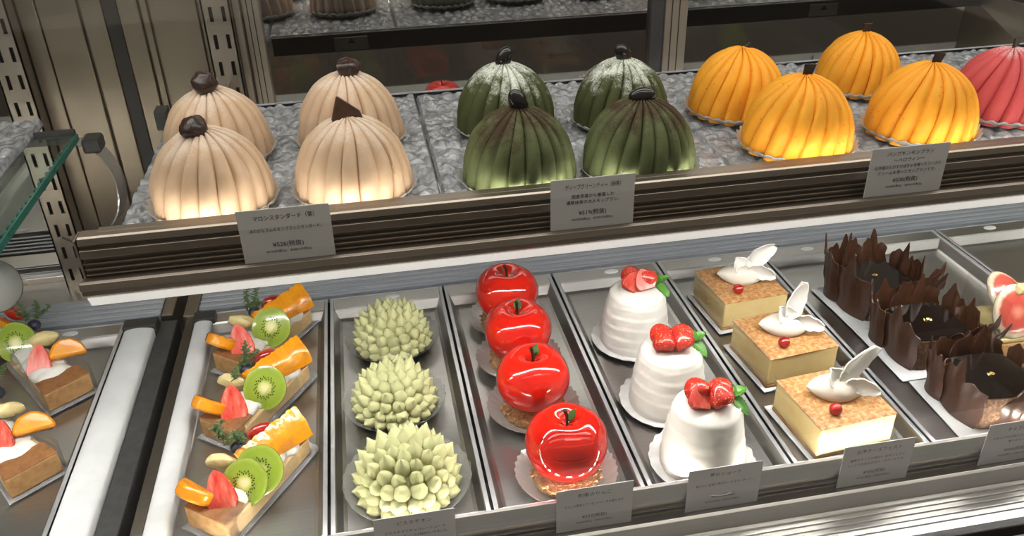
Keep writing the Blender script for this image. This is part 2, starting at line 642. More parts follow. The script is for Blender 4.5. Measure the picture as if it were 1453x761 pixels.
panel(-0.3215, -0.3035)
panel(-0.3025, -0.2655, 0.450)
panel(-0.2640, -0.2435, 0.4515)
MB().box(-0.2425, -0.2300, 0.4525, 0.4545, -0.02, 0.6).build('gap_strip', M['black'], wb)
panel(-0.2290, -0.2095, 0.4495)
panel(-0.2085, -0.2015, 0.4515)
panel(-0.2000, -0.1545, 0.451)
# slotted uprights (holes really cut: strips and bridges around every slot)


def pilaster(x0, x1, colx, phase, z0, z1, n):
    b = MB()
    yb, yf = 0.4500, 0.4300
    sw, sh, pitch = 0.0036, 0.0145, 0.0272
    xs = [x0] + [v for c in colx for v in (c - sw / 2, c + sw / 2)] + [x1]
    for i in range(0, len(xs), 2):
        b.box(xs[i], xs[i + 1], yf, yf + 0.0016, z0, z1)
    for ci, c in enumerate(colx):
        zc = phase[ci]
        cuts = []
        k0 = math.ceil((z0 - zc) / pitch)
        z = zc + k0 * pitch
        last = z0
        while z < z1:
            if z - sh / 2 > last:
                b.box(c - sw / 2, c + sw / 2, yf, yf + 0.0016, last, z - sh / 2)
            last = z + sh / 2
            z += pitch
        if last < z1:
            b.box(c - sw / 2, c + sw / 2, yf, yf + 0.0016, last, z1)
    b.box(x0, x0 + 0.0016, yf, yb, z0, z1)
    b.box(x1 - 0.0016, x1, yf, yb, z0, z1)
    o = b.build('trim_%d' % n, M['steel_post'], kind='structure')
    MB().box(x0 + 0.002, x1 - 0.002, yf + 0.008, yf + 0.0095, z0, z1).build('slot_backing', M['black'], o)
    return o


pilaster(-0.3485, -0.3218, (-0.3400, -0.3286), (0.2300, 0.2298), -0.041, 0.60, 1)
pilaster(-0.1475, -0.1200, (-0.1392, -0.1271), (0.2284, 0.2282), -0.041, 0.60, 2)
MB().box(-0.1195, -0.1125, 0.440, 0.456, -0.03, 0.6).build('trim_3', M['steel_post'], kind='structure', bevel=0.001)


def mirror_door(n, x0, x1, stile_l, stile_r):
    d = MB().box(x0, x1, YM, YM + 0.005, 0.004, 0.62).build('door_%d' % n, M['mirror'], kind='structure')
    for xs in (stile_l, stile_r):
        if not xs:
            continue
        a, b_ = xs
        fr = MB()
        fr.box(a, b_, YM - 0.010, YM + 0.008, -0.01, 0.62)
        fr.build('door_stile', M['steel_post'], d, bevel=0.0012)
        g = MB()
        for q in (0.30, 0.62):
            xx = a + (b_ - a) * q
            g.box(xx - 0.0005, xx + 0.0005, YM - 0.0106, YM - 0.0098, 0.0, 0.62)
        g.build('stile_groove', M['black'], d)
    return d


d1 = mirror_door(1, -0.112, 0.3365, (-0.1115, -0.0945), None)
d2 = mirror_door(2, 0.350, XR, (0.3365, 0.3630), None)
MB().box(0.3215, 0.3363, YM - 0.008, YM + 0.004, 0.0, 0.62).build('door_gasket', M['rear_beam'], d2)
d3 = mirror_door(3, XL, -0.352, None, None)
# bottom track of the doors
for n, (a, b_) in enumerate(((XL, -0.352), (-0.112, XR)), 4):
    t = MB().box(a, b_, 0.446, 0.462, -0.041, 0.004).build('trim_%d' % n, M['steel_sill'], kind='structure', bevel=0.001)
    MB().box(a, b_, 0.4475, 0.4490, 0.0041, 0.0075).box(a, b_, 0.4520, 0.4535, 0.0041, 0.0075).build('track_rib', M['rim'], t)
# end of the case at both sides and its roof, none of it in view except as reflections
MB().box(XL - 0.01, XL, -0.062, YM + 0.03, -0.046, 0.62).build('wall_left', M['steel_back'], kind='structure')
MB().box(XR, XR + 0.01, -0.062, YM + 0.03, -0.046, 0.62).build('wall_right', M['steel_back'], kind='structure')
MB().box(XL, XR, -0.062, YM + 0.03, 0.62, 0.63).build('ceiling', M['steel_back'], kind='structure')

# rear air grille and ledge behind the trays
for n, (a, b_) in enumerate(((XL, -0.236), (-0.197, XR)), 6):
    led = MB().box(a, b_, 0.396, 0.446, -0.041, -0.003).build('trim_%d' % n, M['steel_sill'], kind='structure', bevel=0.001)
    for k in range(5):
        y = 0.3475 + k * 0.0098
        s_ = MB().box(a, b_, y, y + 0.0052, -0.012, -0.002).build('grille_slat', M['grille_slat'], led, bevel=0.0008)
        MB().box(a, b_, y + 0.0052, y + 0.0064, -0.0035, -0.0012).build('slat_lip', M['rim'], s_)

# front sill with its grooves, black gasket and front glass
sill = MB().box(XL, XR, -0.062, -0.0, -0.0408, -0.0400).build('trim_8', M['steel_sill'], kind='structure')
MB().extrude_x([(-0.0175, -0.0400), (-0.0175, -0.0385), (-0.0205, -0.0392), (-0.0205, -0.0400)], XL, XR).build('sill_step', M['steel_sill'], sill)
for k in range(5):
    y = -0.0205 - k * 0.0057
    MB().box(XL, XR, y - 0.0009, y, -0.0400, -0.0388).build('sill_rib', M['rim'], sill)
tl = MB().box(XL, XR, -0.0575, -0.0463, -0.0400, -0.0375).build('tile_reflection', M['rim'], sill, bevel=0.0008)  # pale strip painted in place of light tiles reflected in the sill
gk = MB().box(XL, XR, -0.0660, -0.0580, -0.0440, -0.0320).build('trim_9', M['black'], kind='structure', bevel=0.001)
MB().box(XL, XR, -0.0638, -0.0608, -0.0320, 0.62).build('window_1', M['glass'], kind='structure')
MB().box(-2, 2.5, -0.175, -0.122, -0.060, -0.014).build('trim_12', speckled('counter_ledge', (0.50, 0.49, 0.48), (0.42, 0.41, 0.40), 40, 0.4, 0.05), kind='structure', bevel=0.002)

# ================================================================== LOWER FRONT RAIL
for nm, a, b_, lb in (('price_rail', -0.197, XR, 'long brushed steel price rail in front of the lower trays'),
                      ('price_rail', XL, -0.236, 'short brushed steel rail at the lower left of the neighbouring case')):
    r = empty(nm, ((a + b_) / 2, -0.01, -0.04), lb, 'rail')
    ox = (a + b_) / 2
    hw = (b_ - a) / 2

    def rp(prof, name, m, bevel=0):
        return MB().extrude_x([(y + 0.01, z + 0.04) for y, z in prof], -hw, hw).build(name, M[m], r, bevel=bevel)
    rp([(0.000, 0.003), (-0.0030, 0.003), (-0.0060, -0.011), (-0.0045, -0.0125), (0.000, -0.0125)], 'rail_lip', 'steel_sill', 0.0004)
    rp([(0.000, -0.0130), (-0.0040, -0.0130), (-0.0040, -0.0265), (0.000, -0.0265)], 'rail_web', 'steel_rail')
    for k in range(2):
        z = -0.0170 - k * 0.0042
        rp([(-0.0038, z), (-0.0062, z - 0.0006), (-0.0062, z - 0.0016), (-0.0038, z - 0.0016)], 'rail_groove', 'steel_rail_dark')
    rp([(0.000, -0.0265), (-0.0135, -0.0225), (-0.0160, -0.0240), (-0.0178, -0.0385), (-0.0150, -0.0398), (0.0, -0.0398)], 'rail_ledge', 'steel_sill', 0.0004)

    dots = MB()
    k = 0
    while -hw + 0.008 + k * 0.0155 < hw:
        xx = -hw + 0.008 + k * 0.0155
        dots.box(xx - 0.0028, xx + 0.0028, 0.0100, 0.0107, 0.0395, 0.0413)
        k += 1
    dots.build('lamp_chips', M['chips'], r, label='row of tiny glowing lamp chips behind the rail', kind='stuff')

# ================================================================== TRAYS
TB = [(-0.190, -0.0625), (-0.0600, 0.0595), (0.0620, 0.1810), (0.1835, 0.3025), (0.3050, 0.4240), (0.4265, 0.6500), (0.652, 0.772), (0.775, 0.895), (0.898, 1.018)]
TLAB = ['steel tray under the wrapped fruit tarts beside the white bar', 'steel tray carrying the three green piped domes', 'steel tray carrying the row of four glossy red apples',
        'steel tray carrying the three white strawberry cakes', 'steel tray carrying the three golden cheesecakes', 'wide steel tray carrying the dark chocolate shard cakes and the fig cake',
        'steel tray holding a green pear beyond the right edge', 'empty steel tray further right', 'last empty steel tray at the far right']


def tray(x0, x1, label, y0=0.0015, y1=0.338, hole=0.006):
    if x1 - x0 > 0.2:
        hole = 0.4835 - (x0 + x1) / 2
    cx = (x0 + x1) / 2
    hx = (x1 - x0) / 2
    e = empty('steel_tray', (cx, 0, ZF - 0.002), label, 'tray', 'stainless trays on the lower level')
    zf, zr = 0.0008, 0.0125
    b = MB()
    fw, sl = 0.0035, 0.0050
    # pan: floor + sloping walls with rounded fold, plate thickness by an underside shell
    rings = [(hx - fw, y0 + 0.003, y1 - 0.002, zr), (hx - fw - 0.0006, y0 + 0.0036, y1 - 0.0190, zr - 0.0006), (hx - fw - 0.0014, y0 + 0.0042, y1 - 0.0205, zr - 0.002), (hx - fw - sl, y0 + 0.010, y1 - 0.0250, zf + 0.0012), (hx - fw - sl - 0.003, y0 + 0.013, y1 - 0.0280, zf)]
    vs = []
    for (h, a, c, z) in rings:
        vs += [(-h, a, z), (h, a, z), (h, c, z), (-h, c, z)]
    fs = []
    for k in range(len(rings) - 1):
        for i in range(4):
            j = (i + 1) % 4
            fs.append((k * 4 + i, k * 4 + j, (k + 1) * 4 + j, (k + 1) * 4 + i))
    k = (len(rings) - 1) * 4
    fs.append((k, k + 1, k + 2, k + 3))
    b.add(vs, fs)
    b.build('pan', M['steel_tray'], e)
    rm = MB()
    ho, hi = hx, hx - fw
    for bx in ((-ho, -hi, y0, y1), (hi, ho, y0, y1), (-hi, hi, y1 - 0.002, y1), (-hi, hi, y0, y0 + 0.003)):
        rm.box(bx[0], bx[1], bx[2], bx[3], zr - 0.0006, zr + 0.0006)
    rm.build('rim', M['rim'], e, bevel=0.0004)
    h = MB()  # no real opening: a white disc painted as the light seen in it
    h.lathe([(0.0062, 0.0), (0.0062, 0.0007), (0.0054, 0.0009)], 24, mtx=T((hole, 0.3285, zr - 0.0006), (0, 0, 0), (1.25, 0.72, 1)))
    h.build('finger_hole_light', M['hole_light'], e, smooth=40, label='pale oval disc painted as light in the finger hole at the back of the tray')
    return e


for (a, b_), lb in zip(TB, TLAB):
    tray(a, b_, lb)
tray(-0.385, -0.268, 'steel tray of the neighbouring case at the far left')
tray(-0.505, -0.388, 'steel tray beyond the left edge in the neighbouring case')

# light bars along the outer tray sides
for x0, x1, lb in ((-0.1975, -0.1795, 'long white light bar left of the wrapped fruit tarts'), (-0.2665, -0.2370, 'wide white light bar in the neighbouring case at lower left')):
    e = empty('light_bar', ((x0 + x1) / 2, 0.16, -0.012), lb, 'light bar')
    hx = (x1 - x0) / 2
    pr = [(hx * cos(t), 0.0105 + 0.004 * sin(t)) for t in [i * pi / 10 for i in range(11)]] + [(-hx, 0), (hx, 0)]
    vs = [(x, -0.158, z) for x, z in pr] + [(x, 0.158, z) for x, z in pr]
    n = len(pr)
    fs = [(i, n + i, n + (i + 1) % n, (i + 1) % n) for i in range(n)] + [tuple(range(n)), tuple(range(2 * n - 1, n - 1, -1))]
    MB().add(vs, fs).build('diffuser', M['white_bar'], e, smooth=40)
    MB().box(-hx - 0.001, hx + 0.003, 0.158, 0.174, 0.0, 0.0165).build('end_cap', M['rear_beam'], e, bevel=0.0015, label='dark metal end cap')
# dark channel between the two cases
ch = MB().box(-0.2355, -0.1985, -0.0, 0.40, -0.0405, -0.0300).build('trim_10', M['dark_grey'], kind='structure')
MB().box(-0.2352, -0.2180, 0.0, 0.34, -0.0300, -0.0060).build('channel_side', M['dark_grey'], ch, bevel=0.001)
MB().box(-0.2085, -0.1990, 0.0, 0.335, -0.0300, -0.0040).build('channel_side', M['steel_rail_dark'], ch, bevel=0.001)
MB().box(-0.2110, -0.1975, 0.335, 0.395, -0.0300, 0.0).build('bracket_plate', M['steel_post'], ch, bevel=0.001)
MB().box(-0.2350, -0.2230, 0.345, 0.395, -0.0300, -0.0020).build('bracket_plate', M['steel_post'], ch, bevel=0.001)

# ================================================================== UPPER SHELF
sh = empty('display_shelf', (0.4, 0.21, 0.20), 'upper glass shelf with brown steel front rail carrying the ribbed domes', 'shelf')
SO = Vector((0.4, 0.21, 0.20))
SX0, SX1 = -0.1775, XR - 0.01


DY, DZ = -0.0220, 0.0105   # the rail stands this much further out and up than first laid out


def sp(prof, name, m, x0=SX0, x1=SX1, bevel=0, parent=sh):
    return MB().extrude_x([(y + DY - SO.y, z + DZ - SO.z) for y, z in prof], x0 - SO.x, x1 - SO.x).build(name, M[m], parent, bevel=bevel)


def sbox(x0, x1, y0, y1, z0, z1, name, m, bevel=0, parent=sh, label=None):
    return MB().box(x0 - SO.x, x1 - SO.x, y0 - SO.y, y1 - SO.y, z0 - SO.z, z1 - SO.z).build(name, M[m], parent, bevel=bevel, label=label)


sbox(SX0, SX1, 0.0722, 0.336, 0.2060, 0.2115, 'glass_plate', 'shelf_glass')
sbox(SX0 - 0.0006, SX0, 0.0722, 0.336, 0.2060, 0.2115, 'glass_edge', 'glass_edge', label='green edge of the glass plate')
sbox(-0.1, SX1, 0.3365, 0.3405, 0.1965, 0.2180, 'rear_beam', 'rear_beam', 0.0006, label='dark beam along the back of the shelf')
sbox(-0.1, SX1, 0.3350, 0.3362, 0.2182, 0.2196, 'rear_lip', 'rim')
sbox(SX0 - 0.012, SX0 - 0.001, 0.326, 0.344, 0.205, 0.2235, 'corner_clip', 'rear_beam', 0.001, label='dark corner clip')
RX0 = -0.1880
sp([(0.0905, 0.2228), (0.0800, 0.2232), (0.0782, 0.2225), (0.0775, 0.2180), (0.0800, 0.2165), (0.0905, 0.2165)], 'rail_lip', 'steel_rail', RX0, bevel=0.0003)
sp([(0.0925, 0.2165), (0.0795, 0.2165), (0.0795, 0.1920), (0.0925, 0.1920)], 'rail_web', 'steel_rail_dark', RX0)
sp([(0.0795, 0.2155), (0.0760, 0.2150), (0.0760, 0.2095), (0.0795, 0.2085)], 'rail_band', 'steel_rail', RX0, bevel=0.0003)
for k in range(3):
    z = 0.2062 - k * 0.0040
    sp([(0.0795, z), (0.0768, z - 0.0005), (0.0768, z - 0.0013), (0.0795, z - 0.0014)], 'rail_groove', 'steel_rail', RX0)
sp([(0.0830, 0.1935), (0.0660, 0.1985), (0.0635, 0.1980), (0.0625, 0.1935), (0.0640, 0.1930), (0.0640, 0.1890), (0.0660, 0.1870), (0.0900, 0.1870)], 'rail_ledge', 'steel_rail', RX0 - 0.0015, bevel=0.0003)
sp([(0.0660, 0.1866), (0.0700, 0.1785), (0.0900, 0.1785), (0.0900, 0.1866)], 'bottom_strip', 'bright_strip', RX0, bevel=0.0003)
# lamps of the shelf: one strip glowing back over the shelf, one glowing down on the lower trays
sbox(SX0, SX1, 0.0640, 0.0712, 0.2325, 0.2335, 'lamp_cover', 'steel_rail', 0.0003)
sbox(SX0, SX1, 0.0692, 0.0698, 0.2275, 0.2323, 'shelf_lamp', 'led', label='glowing lamp strip behind the rail')
sbox(SX0, SX1, 0.0760, 0.0880, 0.1960, 0.1970, 'under_lamp', 'led_lower', label='glowing lamp strip under the rail')
sbox(SX0, SX1, 0.0715, 0.0920, 0.1971, 0.2000, 'lamp_housing', 'steel_rail')
for x in (RX0 - 0.001,):
    sbox(x - 0.0015, x, 0.0560, 0.0700, 0.2040, 0.2325, 'rail_end_plate', 'steel_rail', 0.0004)
for x in (-0.134, 0.83):
    MB().prism([(0.335 - SO.y, 0.214 - SO.z), (0.438 - SO.y, 0.216 - SO.z), (0.438 - SO.y, 0.165 - SO.z), (0.335 - SO.y, 0.200 - SO.z)], -0.001, 0.001,
               Matrix(((0, 0, 1, x - SO.x), (1, 0, 0, 0), (0, 1, 0, 0), (0, 0, 0, 1)))).build('shelf_bracket', M['steel_post'], sh)
# badges on the rear beam (read in the mirror)
for bx in (-0.008, 0.600):
    bd = MB().box(-0.020, 0.020, 0, 0.0015, -0.0078, 0.0078).build('badge', M['badge'], sh, bevel=0.002, loc=(bx - SO.x, 0.3405 - SO.y, 0.2065 - SO.z), label='small grey badge on the back beam')
    MB().prism([(-0.005, -0.001), (0.005, -0.001), (0, 0.005)], 0, 0.0004, T((0, 0.0016, 0.001), (radians(90), 0, 0))).build('badge_mark', M['black'], bd)

# clear crystal-pattern trays on the shelf


def crystal(x0, x1, y0, y1, z, label, seed):
    step = 0.0018
    nx, ny = int((x1 - x0) / step), int((y1 - y0) / step)
    cx, cy = (x0 + x1) / 2, (y0 + y1) / 2
    e = []
    vs, fs = [], []
    for j in range(ny + 1):
        for i in range(nx + 1):
            x = x0 + (x1 - x0) * i / nx
            y = y0 + (y1 - y0) * j / ny
            d, _ = noise.voronoi(Vector((x * 95 + seed, y * 62, seed * 3.1)))
            edge = min(1, (d[1] - d[0]) * 2.2)
            h = 0.0022 * edge - 0.0016 * d[0] + 0.0006 * noise.noise(Vector((x * 160, y * 160, seed)))
            rim = min(i, nx - i, j, ny - j)
            if rim == 0:
                h = -0.004
            vs.append((x - cx, y - cy, h))
    W = nx + 1
    for j in range(ny):
        for i in range(nx):
            fs.append((j * W + i, j * W + i + 1, (j + 1) * W + i + 1, (j + 1) * W + i))
    b = MB().add(vs, fs)
    b.box(x0 - cx, x1 - cx, y0 - cy, y1 - cy, -0.0055, -0.0042)
    o = b.build('crystal_tray', M['acrylic'], smooth=38, loc=(cx, cy, z - 0.0005))
    tag(o, label, 'tray', 'clear textured trays')


crystal(-0.104, 0.0475, 0.0745, 0.3345, ZS - 0.0025, 'clear textured tray under the beige domes', 1.3)
crystal(-0.1765, -0.1055, 0.0745, 0.3345, ZS - 0.0025, 'narrow clear textured tray at the left end of the shelf', 2.9)
crystal(0.0485, 0.2695, 0.0745, 0.3345, ZS - 0.0025, 'clear textured tray under the dark green domes', 5.1)
crystal(0.2705, 0.4915, 0.0745, 0.3345, ZS - 0.0025, 'clear textured tray under the yellow domes', 8.7)
crystal(0.4925, 0.7135, 0.0745, 0.3345, ZS - 0.0025, 'clear textured tray under the pink dome', 11.3)

# ---- neighbouring case on the left: glass shelf, textured tray, clear hoop
ls = empty('glass_shelf', (-0.40, 0.20, 0.21), 'green-edged glass shelf of the neighbouring case at the left edge', 'shelf')
MB().box(-0.2, 0.1475, -0.15, 0.107, 0.0, 0.0055).build('glass_plate', M['shelf_glass'], ls)
MB().box(0.1476, 0.1490, -0.15, 0.107, 0.0, 0.0055).build('glass_edge', M['glass_edge'], ls, label='green polished glass edge')
bb = MB()
for k in range(24):
    y = -0.148 + k * 0.0106
    bb.box(0.1440, 0.1475, y, y + 0.004, 0.0012, 0.0043)
bb.build('edge_facet', M['glass_edge'], ls)
MB().box(-0.2, 0.140, -0.147, -0.135, -0.012, -0.010).build('under_lamp', M['led_lower'], ls, label='added glowing strip under the glass, out of view')  # added beyond the left edge to brighten the neighbouring lower trays
MB().box(-0.2, 0.140, -0.149, -0.133, -0.0099, -0.001).build('lamp_housing', M['steel_rail'], ls)  # housing made up along with the added strip
MB().box(-0.2, 0.146, 0.1072, 0.1130, -0.004, 0.0085).build('rear_rail', M['rear_beam'], ls, bevel=0.001)
crystal(-0.56, -0.2870, 0.075, 0.338, 0.2215, 'clear textured tray on the neighbouring glass shelf at far left', 21.0)
hp = empty('clear_hoop', (-0.27, 0.34, 0.15), 'bent clear plastic band hanging at the back left below the glass shelf', 'bracket')


def hoopfn(u, v):
    t = -0.35 * pi + u * 1.15 * pi
    return (0.026 * cos(t) + 0.006 + 0.004 * v, -0.012 + 0.016 * v, 0.044 * sin(t) + 0.004)


MB().sheet(hoopfn, 28, 3, 0.0016).build('band', thin_clear('hoop_clear', 0.10, (0.62, 0.63, 0.62), 0.12, 0.12), hp, smooth=60)
MB().tube([(-0.028 + 0.0028 * k, -0.014, -0.042 - 0.010 * sin(k / 16 * pi)) for k in range(17)], 0.0011).build('cable', M['black'], hp, smooth=60)
MB().box(0.012, 0.028, -0.014, 0.008, 0.038, 0.052).build('hoop_clamp', M['rear_beam'], hp, bevel=0.003)
pd = MB().lathe([(0.018, -0.0008), (0.0185, 0.0), (0.018, 0.0008)], 40, mtx=T((0, 0, 0), (radians(70), 0, radians(8)))).build('plastic_disc', mat('disc_plastic', (0.035, 0.035, 0.028), 0.5), smooth=40, loc=(-0.264, 0.097, 0.185))
tag(pd, 'round grey-green plastic disc at the left edge under the glass', 'disc')

# ================================================================== FOIL CUPS


def cup_mb(r0, r1, h, n, amp, z=0.0005, rows=7, curve=1.0):
    """shallow fluted cup: flat middle, fluted flaring rim, two-sided by thickness"""
    b = MB()
    seg = n * 6

    def prof(u):
        if u < 0.25:
            return r0 * u / 0.25, 0.0
        t = (u - 0.25) / 0.75
        return r0 + (r1 - r0) * t, h * t ** (1 + curve)

    vs = []
    us = [0.02, 0.25] + [0.25 + 0.75 * (k + 1) / rows for k in range(rows)]
    for side in (0, 1):
        for u in us:
            r, zz = prof(u)
            t_ = max(0, (u - 0.25) / 0.75)
            for i in range(seg):
                a = 2 * pi * i / seg
                wv = cos(a * n)
                f = amp * t_ * wv
                vs.append(((r + f * 0.5) * cos(a), (r + f * 0.5) * sin(a), z + zz + f * 0.7 + (0 if side else 0.00045)))
    m = len(us)
    fs = []
    for side in (0, 1):
        o = side * m * seg
        for k in range(m - 1):
            for i in range(seg):
                j = (i + 1) % seg
                q = (o + k * seg + i, o + k * seg + j, o + (k + 1) * seg + j, o + (k + 1) * seg + i)
                fs.append(q if side == 0 else q[::-1])
    o = m * seg
    for i in range(seg):
        j = (i + 1) % seg
        fs.append(((m - 1) * seg + i, (m - 1) * seg + j, o + (m - 1) * seg + j, o + (m - 1) * seg + i))
    fs.append(tuple(range(seg)))
    fs.append(tuple(range(o + seg - 1, o - 1, -1)))
    return b.add(vs, fs)


# ================================================================== RIBBED DOMES (upper shelf)


def dome_mb(R, H, nrib, twist, seed, depth=0.0030, per=12):
    prof = []
    K = 44
    for k in range(K + 1):
        t = k / K
        t = 1 - (1 - t) ** 1.4
        r = R * max(0.0, 1 - t ** 2.45) ** 0.52 * (0.97 + 0.03 * min(1, t / 0.1))
        prof.append((max(r, 0.0012), t * H))
    rnd = random.Random(seed)
    hts = [rnd.uniform(0.75, 1.2) for _ in range(nrib)]
    skew = [rnd.uniform(0.55, 0.85) for _ in range(nrib)]

    def disp(t, kk, r, z):
        p = (t / (2 * pi) * nrib) % nrib
        i = int(p) % nrib
        f = p - int(p)
        # piped strand: round back, one edge tucked under the next strand
        g = f ** skew[i]
        s_ = max(0.0, sin(pi * g)) ** 0.5
        top = min(1, r / (R * 0.5))
        d = depth * hts[i] * (s_ - 0.75) * (0.30 + 0.70 * top)
        step = 0.0008 * (0.5 - f)
        wob = 0.0007 * noise.noise(Vector((cos(t) * 2.2, sin(t) * 2.2, z * 70 + seed)))
        grain = 0.00022 * noise.noise(Vector((t * 60, z * 900, seed)))
        zz = z + 0.0030 * (s_ - 0.6) * (1 - top) * hts[i]
        fl = 0.0010 * max(0, 1 - z / 0.004) * s_
        sweep = twist * (z / H) ** 1.2 + 0.05 * noise.noise(Vector((i * 2.7, z * 25, seed)))
        return (max(0.0006, r + d + step + wob + fl + grain), max(0, zz), sweep)
    return MB().lathe(prof, nrib * per, disp)


def dome(kind, x, y, s, seed, label, rz=0, tilt=0):
    cfg = {'marron': ('marron', 18, 0.16, 0.0044), 'matcha': ('matcha_white', 19, 0.20, 0.0050), 'pumpkin': ('pumpkin', 18, 0.36, 0.0044), 'berry': ('berry', 17, 0.42, 0.0044)}[kind]
    nm = {'marron': 'chestnut_cream_dome', 'matcha': 'green_tea_dome', 'pumpkin': 'pumpkin_cream_dome', 'berry': 'berry_cream_dome'}[kind]
    gp = {'marron': 'beige chestnut domes on the shelf', 'matcha': 'dark green domes on the shelf', 'pumpkin': 'yellow pumpkin domes on the shelf', 'berry': None}[kind]
    e = empty(nm, (x, y, ZS - 0.0005), label, 'cake', gp, rz, s / 0.040)
    m = cfg[0]
    if seed in (31, 33):
        m = 'matcha_cocoa'
    dome_mb(0.0400, 0.0544, cfg[1], cfg[2] * (0.8 + 0.4 * random.Random(seed).random()), seed, cfg[3]).build('cream', M[m], e, smooth=62)
    cup_mb(0.036, 0.0442, 0.0060, 30, 0.0015, z=-0.0006, curve=0.5).build('foil_cup', M['foil_silver'], e, smooth=50)
    return e


def chestnut(e, seed, tilt=(0.3, 0.2, 0), loc=(0, 0, 0.0585), sc=1.0):
    MB().blob((0, 0, 0), (0.0098 * sc, 0.0085 * sc, 0.0082 * sc), 18, 12, T(loc, tilt), disp=0.35, dscale=1.4, seed=seed).build('chestnut_piece', M['chestnut'], e, smooth=50, label='dark glossy chestnut piece')


e = dome('marron', -0.1127, 0.1222, 0.0411, 11, 'beige ribbed dome at the front left with a rounded chestnut on top', 0.4)
chestnut(e, 3, (0.1, 0.3, 0.4), (-0.004, -0.002, 0.0565))
e = dome('marron', -0.1190, 0.2164, 0.0406, 12, 'beige ribbed dome at the back left, half hidden, large dark chestnut on top', 1.1)
chestnut(e, 7, (0.1, 0.1, 1.0), (-0.0030, 0.0, 0.0590), 1.08)
e = dome('marron', -0.0138, 0.1227, 0.0410, 13, 'beige ribbed dome at the front with a flat pointed chocolate wedge on top', 2.0)
MB().prism([(-0.0105, -0.004), (0.011, -0.0045), (0.0095, 0.001), (-0.004, 0.0125)], -0.0030, 0.0030, T((0.001, 0.0, 0.0565), (radians(72), radians(0), radians(12 - 115)))).build('chocolate_wedge', M['choco'], e, bevel=0.0008, label='dark chocolate wedge')
e = dome('marron', -0.0138, 0.2253, 0.0418, 14, 'beige ribbed dome behind the wedge-topped one, with a lumpy chestnut', 2.9)
chestnut(e, 12, (0.5, 0.1, 0.7), (-0.0035, 0.0, 0.0575), 0.95)


def bean(e, tilt, loc=(0.0, 0, 0.0585), cut=False, sc=1.0):
    sc = sc * 1.25
    b = MB().blob((0, 0, 0), (0.0052 * sc, 0.0042 * sc, 0.0078 * sc), 20, 14, T(loc, tilt))
    o = b.build('black_bean', M['bean'], e, smooth=60, label='shiny black bean')


for (x, y, s, sd, rz, tl, lb) in ((0.1067, 0.1128, 0.0409, 31, 0.3, (0.05, -0.45, 0), 'dark green ribbed dome at the front, left of the pair, cocoa dusted'),
                                  (0.1161, 0.2225, 0.0406, 32, 1.3, (0.0, 0.45, 0), 'dark green ribbed dome at the back left with white powder'),
                                  (0.1976, 0.1101, 0.0409, 33, 2.3, (0.2, 1.45, 0), 'dark green ribbed dome at the front right, its black bean lying flat'),
                                  (0.2149, 0.2140, 0.0396, 34, 3.3, (0.2, -0.6, 0), 'dark green ribbed dome at the back right, whitest crown')):
    e = dome('matcha', x, y, s, sd, lb, rz)
    from mathutils import Euler
    bean(e, (tl[0], tl[1], -rz), (0.0, 0, 0.0585 if abs(tl[1]) < 1 else 0.0560))


def choc_stick(e, rz, lean=0.15, h=0.0135, flat=False):
    MB().prism([(-0.0026, 0), (0.0028, 0), (0.0052, h), (-0.0036, h * 0.97)], -0.0008, 0.0008, T((0, 0, 0.0495), (radians(90), lean, rz))).build('chocolate_stick', M['stem'], e, label='dark chocolate stick')


for (x, y, s, sd, rz, lean, tw, lb) in ((0.3205, 0.2144, 0.0405, 41, 0.2, 0.9, 1.1, 'yellow ribbed dome at the back left, short leaning chocolate stick'),
                                        (0.3331, 0.1262, 0.0419, 42, 1.5, 0.12, 0, 'yellow ribbed dome at the front left'),
                                        (0.4542, 0.2471, 0.0374, 43, 2.6, 0.05, 0, 'yellow ribbed dome at the back right, farthest of the four'),
                                        (0.4435, 0.1308, 0.0417, 44, 3.9, 0.25, 0, 'yellow ribbed dome at the front right behind its price card')):
    e = dome('pumpkin', x, y, s, sd, lb, rz)
    choc_stick(e, -rz, lean, 0.0135 if tw == 0 else 0.011)
e = dome('berry', 0.5340, 0.1560, 0.0405, 51, 'pink ribbed dome at the right edge of the shelf', 0.4)
choc_stick(e, 0.0, 0.1)

# ================================================================== PISTACHIO DOMES


